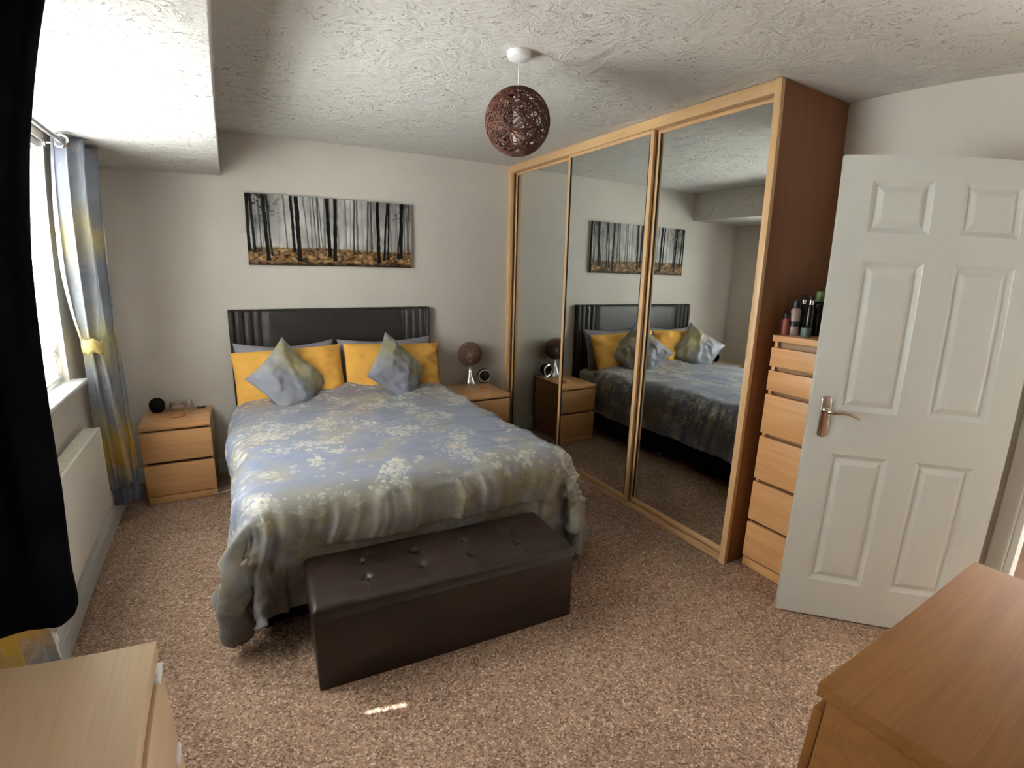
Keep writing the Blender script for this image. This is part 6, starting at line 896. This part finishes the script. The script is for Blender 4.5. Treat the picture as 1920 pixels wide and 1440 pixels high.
# ------------------------------------------------------------------ pendant and lamp
def woven_ball(R0, n, r, seed, open_top=.0, steps=64):
    rs = random.Random(seed); b = newbm()
    for k in range(n):
        ax = Vector((rs.gauss(0, 1), rs.gauss(0, 1), rs.gauss(0, 1))).normalized()
        off = rs.uniform(-.75, .75)*R0; rad = math.sqrt(R0*R0-off*off)
        u = ax.orthogonal().normalized(); v = ax.cross(u); wob = rs.uniform(.02, .10); m = rs.choice((2, 3, 4)); ph = rs.uniform(0, 6)
        pts = []
        for i in range(steps):
            a = 2*PI*i/steps; o_ = off+R0*wob*math.sin(m*a+ph)
            p = ax*o_+(u*math.cos(a)+v*math.sin(a))*math.sqrt(max(1e-4, R0*R0-o_*o_))
            pts.append(p.normalized()*(R0+rs.uniform(-.001, .001)*R0*3))
        tube(b, pts, r, 5, True)
    return b
pl = thing('pendant_lamp', 'brown woven ball pendant lamp hanging from the ceiling', 'pendant lamp', (2.218, -2.075, 2.118))
b = woven_ball(.135, 96, .0020, 5); obj('lamp_shade', b, M['rattan'], pl)
b = newbm(); tube(b, [(0, 0, .02), (0, 0, H-2.118-.02)], .003, 8); obj('cord', b, M['upvc'], pl)
b = newbm(); lathe(b, [(.006, -.036), (.030, -.034), (.046, -.026), (.050, -.014), (.050, -.001)], 32, (0, 0, H-2.118)); obj('ceiling_rose', b, M['upvc'], pl)
b = newbm(); lathe(b, [(.006, .05), (.016, .045), (.020, .03), (.020, -.01), (.018, -.012)], 20); obj('lamp_holder', b, M['upvc'], pl)
b = newbm(); lathe(b, [(.012, -.01), (.014, -.02), (.028, -.05), (.030, -.065), (.024, -.082), (.010, -.092), (.0005, -.094)], 24); obj('bulb', b, plain('pearl_bulb', sr(235, 230, 220), .3), pl)

tl = thing('table_lamp', 'steel table lamp with a woven brown ball shade on the right bedside table', 'table lamp', (2.905, -.105, .5225))
b = newbm(); lathe(b, [(.0, 0), (.050, 0), (.052, .006), (.047, .03), (.034, .062), (.018, .095), (.011, .14), (.010, .175)], 36); obj('base', b, M['steel'], tl)
b = woven_ball(.102, 100, .0022, 9); o = obj('lamp_shade', b, M['rattan_pale'], tl); o.location = (0, 0, .268)
b = newbm(); lathe(b, [(.012, .17), (.014, .20), (.014, .215), (.024, .235), (.026, .255), (.018, .275), (.0005, .282)], 20); obj('bulb', b, M['upvc'], tl)

ck = thing('alarm_clock', 'round black alarm clock with a chrome ring beside the table lamp', 'clock', (3.03, -.13, .5225), R(-14))
ck.scale = (1.25, 1.25, 1.25)
Rx = Matrix.Rotation(PI/2, 4, 'X')
b = newbm(); lathe(b, [(.0005, -.040), (.020, -.038), (.040, -.022), (.047, 0), (.044, .018), (.034, .030)], 36, (0, 0, .062), mat=Rx); obj('case', b, M['blackgloss'], ck)
b = newbm(); lathe(b, [(.034, .028), (.024, .031), (.0005, .032)], 36, (0, 0, .062), mat=Rx); obj('dial', b, M['blackgloss'], ck)
b = newbm(); ring(b, (0, -.028, .062), .040, .0055, 'Y', 40, 10); obj('bezel', b, M['chrome'], ck)
b = newbm(); tube(b, [(-.036, 0, .05), (-.040, 0, .02), (-.026, -.004, .006), (.026, -.004, .006), (.040, 0, .02), (.036, 0, .05)], .006, 10); obj('stand', b, M['chrome'], ck)
b = newbm(); tube(b, [(3.03, -.085, .548), (3.05, -.045, .530), (3.078, -.03, .526), (3.088, -.03, .50), (3.09, -.03, .30), (3.085, -.04, .1), (3.10, -.06, .012), (3.16, -.08, .008)], .003, 8)
tag(obj('power_cable', b, M['black']), 'thin black cable running down the side of the right bedside table', 'cable')

def coaster(loc, label):
    t = thing('coaster', label, 'coaster', loc, group='woven ring coasters')
    b = newbm()
    for k, r_ in enumerate((.047, .0405, .034)): ring(b, (0, 0, .005+.0005*k), r_, .0045, 'Z', 40, 8)
    obj('woven_rim', b, M['coaster'], t)
    b = newbm(); lathe(b, [(.0005, .0005), (.034, .0005), (.034, .004), (.0005, .004)], 32); obj('mat', b, M['coaster'], t)
coaster((.715, -.235, .5225), 'round woven coaster on the left bedside table')
coaster((2.93, -.345, .5225), 'round woven coaster on the right bedside table')

sp = thing('smart_speaker', 'black ball-shaped speaker on the left bedside table', 'speaker', (.585, -.078, .5225))
b = newbm(); lathe(b, [(.0005, 0), (.026, 0), (.034, .006), (.0455, .026), (.049, .046), (.046, .068), (.033, .087), (.016, .096), (.0005, .098)], 40); obj('body', b, plain('black_speaker_mesh', sr(20, 21, 23), .85, spec=.1, bump=.6, bscale=600), sp)
b = newbm(); ring(b, (0, 0, .004), .028, .003, 'Z', 32, 6); obj('foot_ring', b, M['blackgloss'], sp)

jr = thing('glass_bowl', 'small clear glass candle bowl on the left bedside table', 'bowl', (.705, -.075, .5225))
b = newbm(); lathe(b, [(.0005, 0), (.038, 0), (.048, .01), (.052, .035), (.046, .062), (.043, .062), (.048, .035), (.044, .013), (.0005, .008)], 36); obj('bowl', b, M['jarglass'], jr)
b = newbm(); lathe(b, [(.0005, .009), (.040, .010), (.042, .024), (.0005, .025)], 28); obj('candle', b, plain('cream_wax', sr(226, 205, 180), .5), jr)
b = newbm(); lathe(b, [(.0005, .0), (.022, .0), (.026, .02), (.022, .055), (.010, .07), (.0005, .071)], 24, (.062, .012, 0))
tag(obj('glass_votive', b, M['jarglass']), 'little clear glass votive beside the glass bowl, nearest the bed', 'glass').location = (.715, -.075, .5228)
gd = thing('remote_control', 'small dark gadget with a pale face on the left bedside table', 'gadget', (.848, -.068, .5225), R(8))
b = newbm(); box(b, -.025, .025, -.016, .016, 0, .012, .003); obj('body', b, M['black'], gd)
b = newbm(); box(b, -.012, .014, -.010, .010, .0115, .0135, .001); obj('screen', b, plain('pale_screen', sr(205, 205, 200), .3), gd)

b = newbm(); tube(b, [(.925, -.36, .008), (.90, -.40, .010), (.885, -.45, .02), (.895, -.475, .035), (.92, -.46, .03), (.955, -.42, .012), (1.0, -.38, .008), (1.04, -.3, .008)], .0035, 8)
tag(obj('white_cable', b, M['upvc']), 'looped white cable on the carpet between the left bedside table and the bed', 'cable')

# ------------------------------------------------------------------ toiletries on the tall chest
def bottle(name, label, x, y, prof, mat, cap, capmat, band=None, cat='bottle', sx=1.0):
    prof, cap = [[(r*1.12, z*1.1) for r, z in q] for q in (prof, cap)]
    if band: band = (band[0]*1.1, band[1]*1.1, band[2]*1.12, band[3])
    t = thing(name, label, cat, (x, y, 1.2405), group='toiletries on the tall chest')
    sm_ = Matrix.Diagonal((sx, 1, 1, 1))
    b = newbm(); lathe(b, prof, 24, mat=sm_); obj('body', b, mat, t)
    b = newbm(); lathe(b, cap, 20, mat=sm_); obj('cap', b, capmat, t)
    if band:
        z0, z1, r_, bm_ = band; b = newbm(); lathe(b, [(r_, z0), (r_+.0006, z0), (r_+.0006, z1), (r_, z1)], 24, mat=sm_); obj('wrap_label', b, bm_, t)
pink = plain('pink_label', sr(128, 62, 54), .5); pale = plain('pale_pink_bottle', sr(150, 130, 126), .4); dgl = plain('dark_bottle_glass', sr(16, 20, 17), .25)
green = plain('green_lid', sr(80, 96, 52), .5); teal = plain('pale_teal_tub', sr(84, 108, 104), .4)
cyl = lambda r, h: [(.0005, 0), (r*.9, 0), (r, .004), (r, h-.012), (r*.75, h-.003), (r*.4, h)]
capp = lambda r, z0, z1: [(r, z0), (r, z1-.002), (r*.85, z1)]
bottle('can', 'short pink and red tube bottle nearest the wardrobe edge', 3.445, -2.596, cyl(.016, .075), pink, capp(.012, .074, .095), M['black'])
bottle('deodorant_can', 'pale pink spray can with a black cap and dark stripe', 3.475, -2.622, cyl(.021, .120), pale, capp(.019, .118, .152), M['black'], (.040, .062, .0212, M['black']))
bottle('perfume_bottle', 'slim dark bottle with a silver neck, beside the pink spray can', 3.545, -2.615, cyl(.015, .135), dgl, capp(.009, .155, .178), M['black'], (.137, .154, .0095, M['chrome']))
bottle('perfume_bottle', 'slim dark bottle with a silver neck, in front of the green-lidded bottle', 3.508, -2.672, cyl(.015, .135), dgl, capp(.009, .155, .175), M['black'], (.137, .154, .0095, M['chrome']))
bottle('cream_tub', 'pale teal tub standing in front of the dark bottles', 3.440, -2.704, [(.0005, 0), (.016, 0), (.019, .004), (.021, .036), (.020, .038)], teal, capp(.0205, .037, .044), teal, cat='tub')
bottle('lotion_bottle', 'wide dark bottle with a square green lid, tallest at the door side', 3.585, -2.672, cyl(.028, .150), dgl, capp(.022, .150, .195), green)
bottle('lotion_bottle', 'dark bottle with a dull green lid half hidden by the door edge', 3.665, -2.665, cyl(.028, .165), dgl, capp(.022, .165, .215), green)
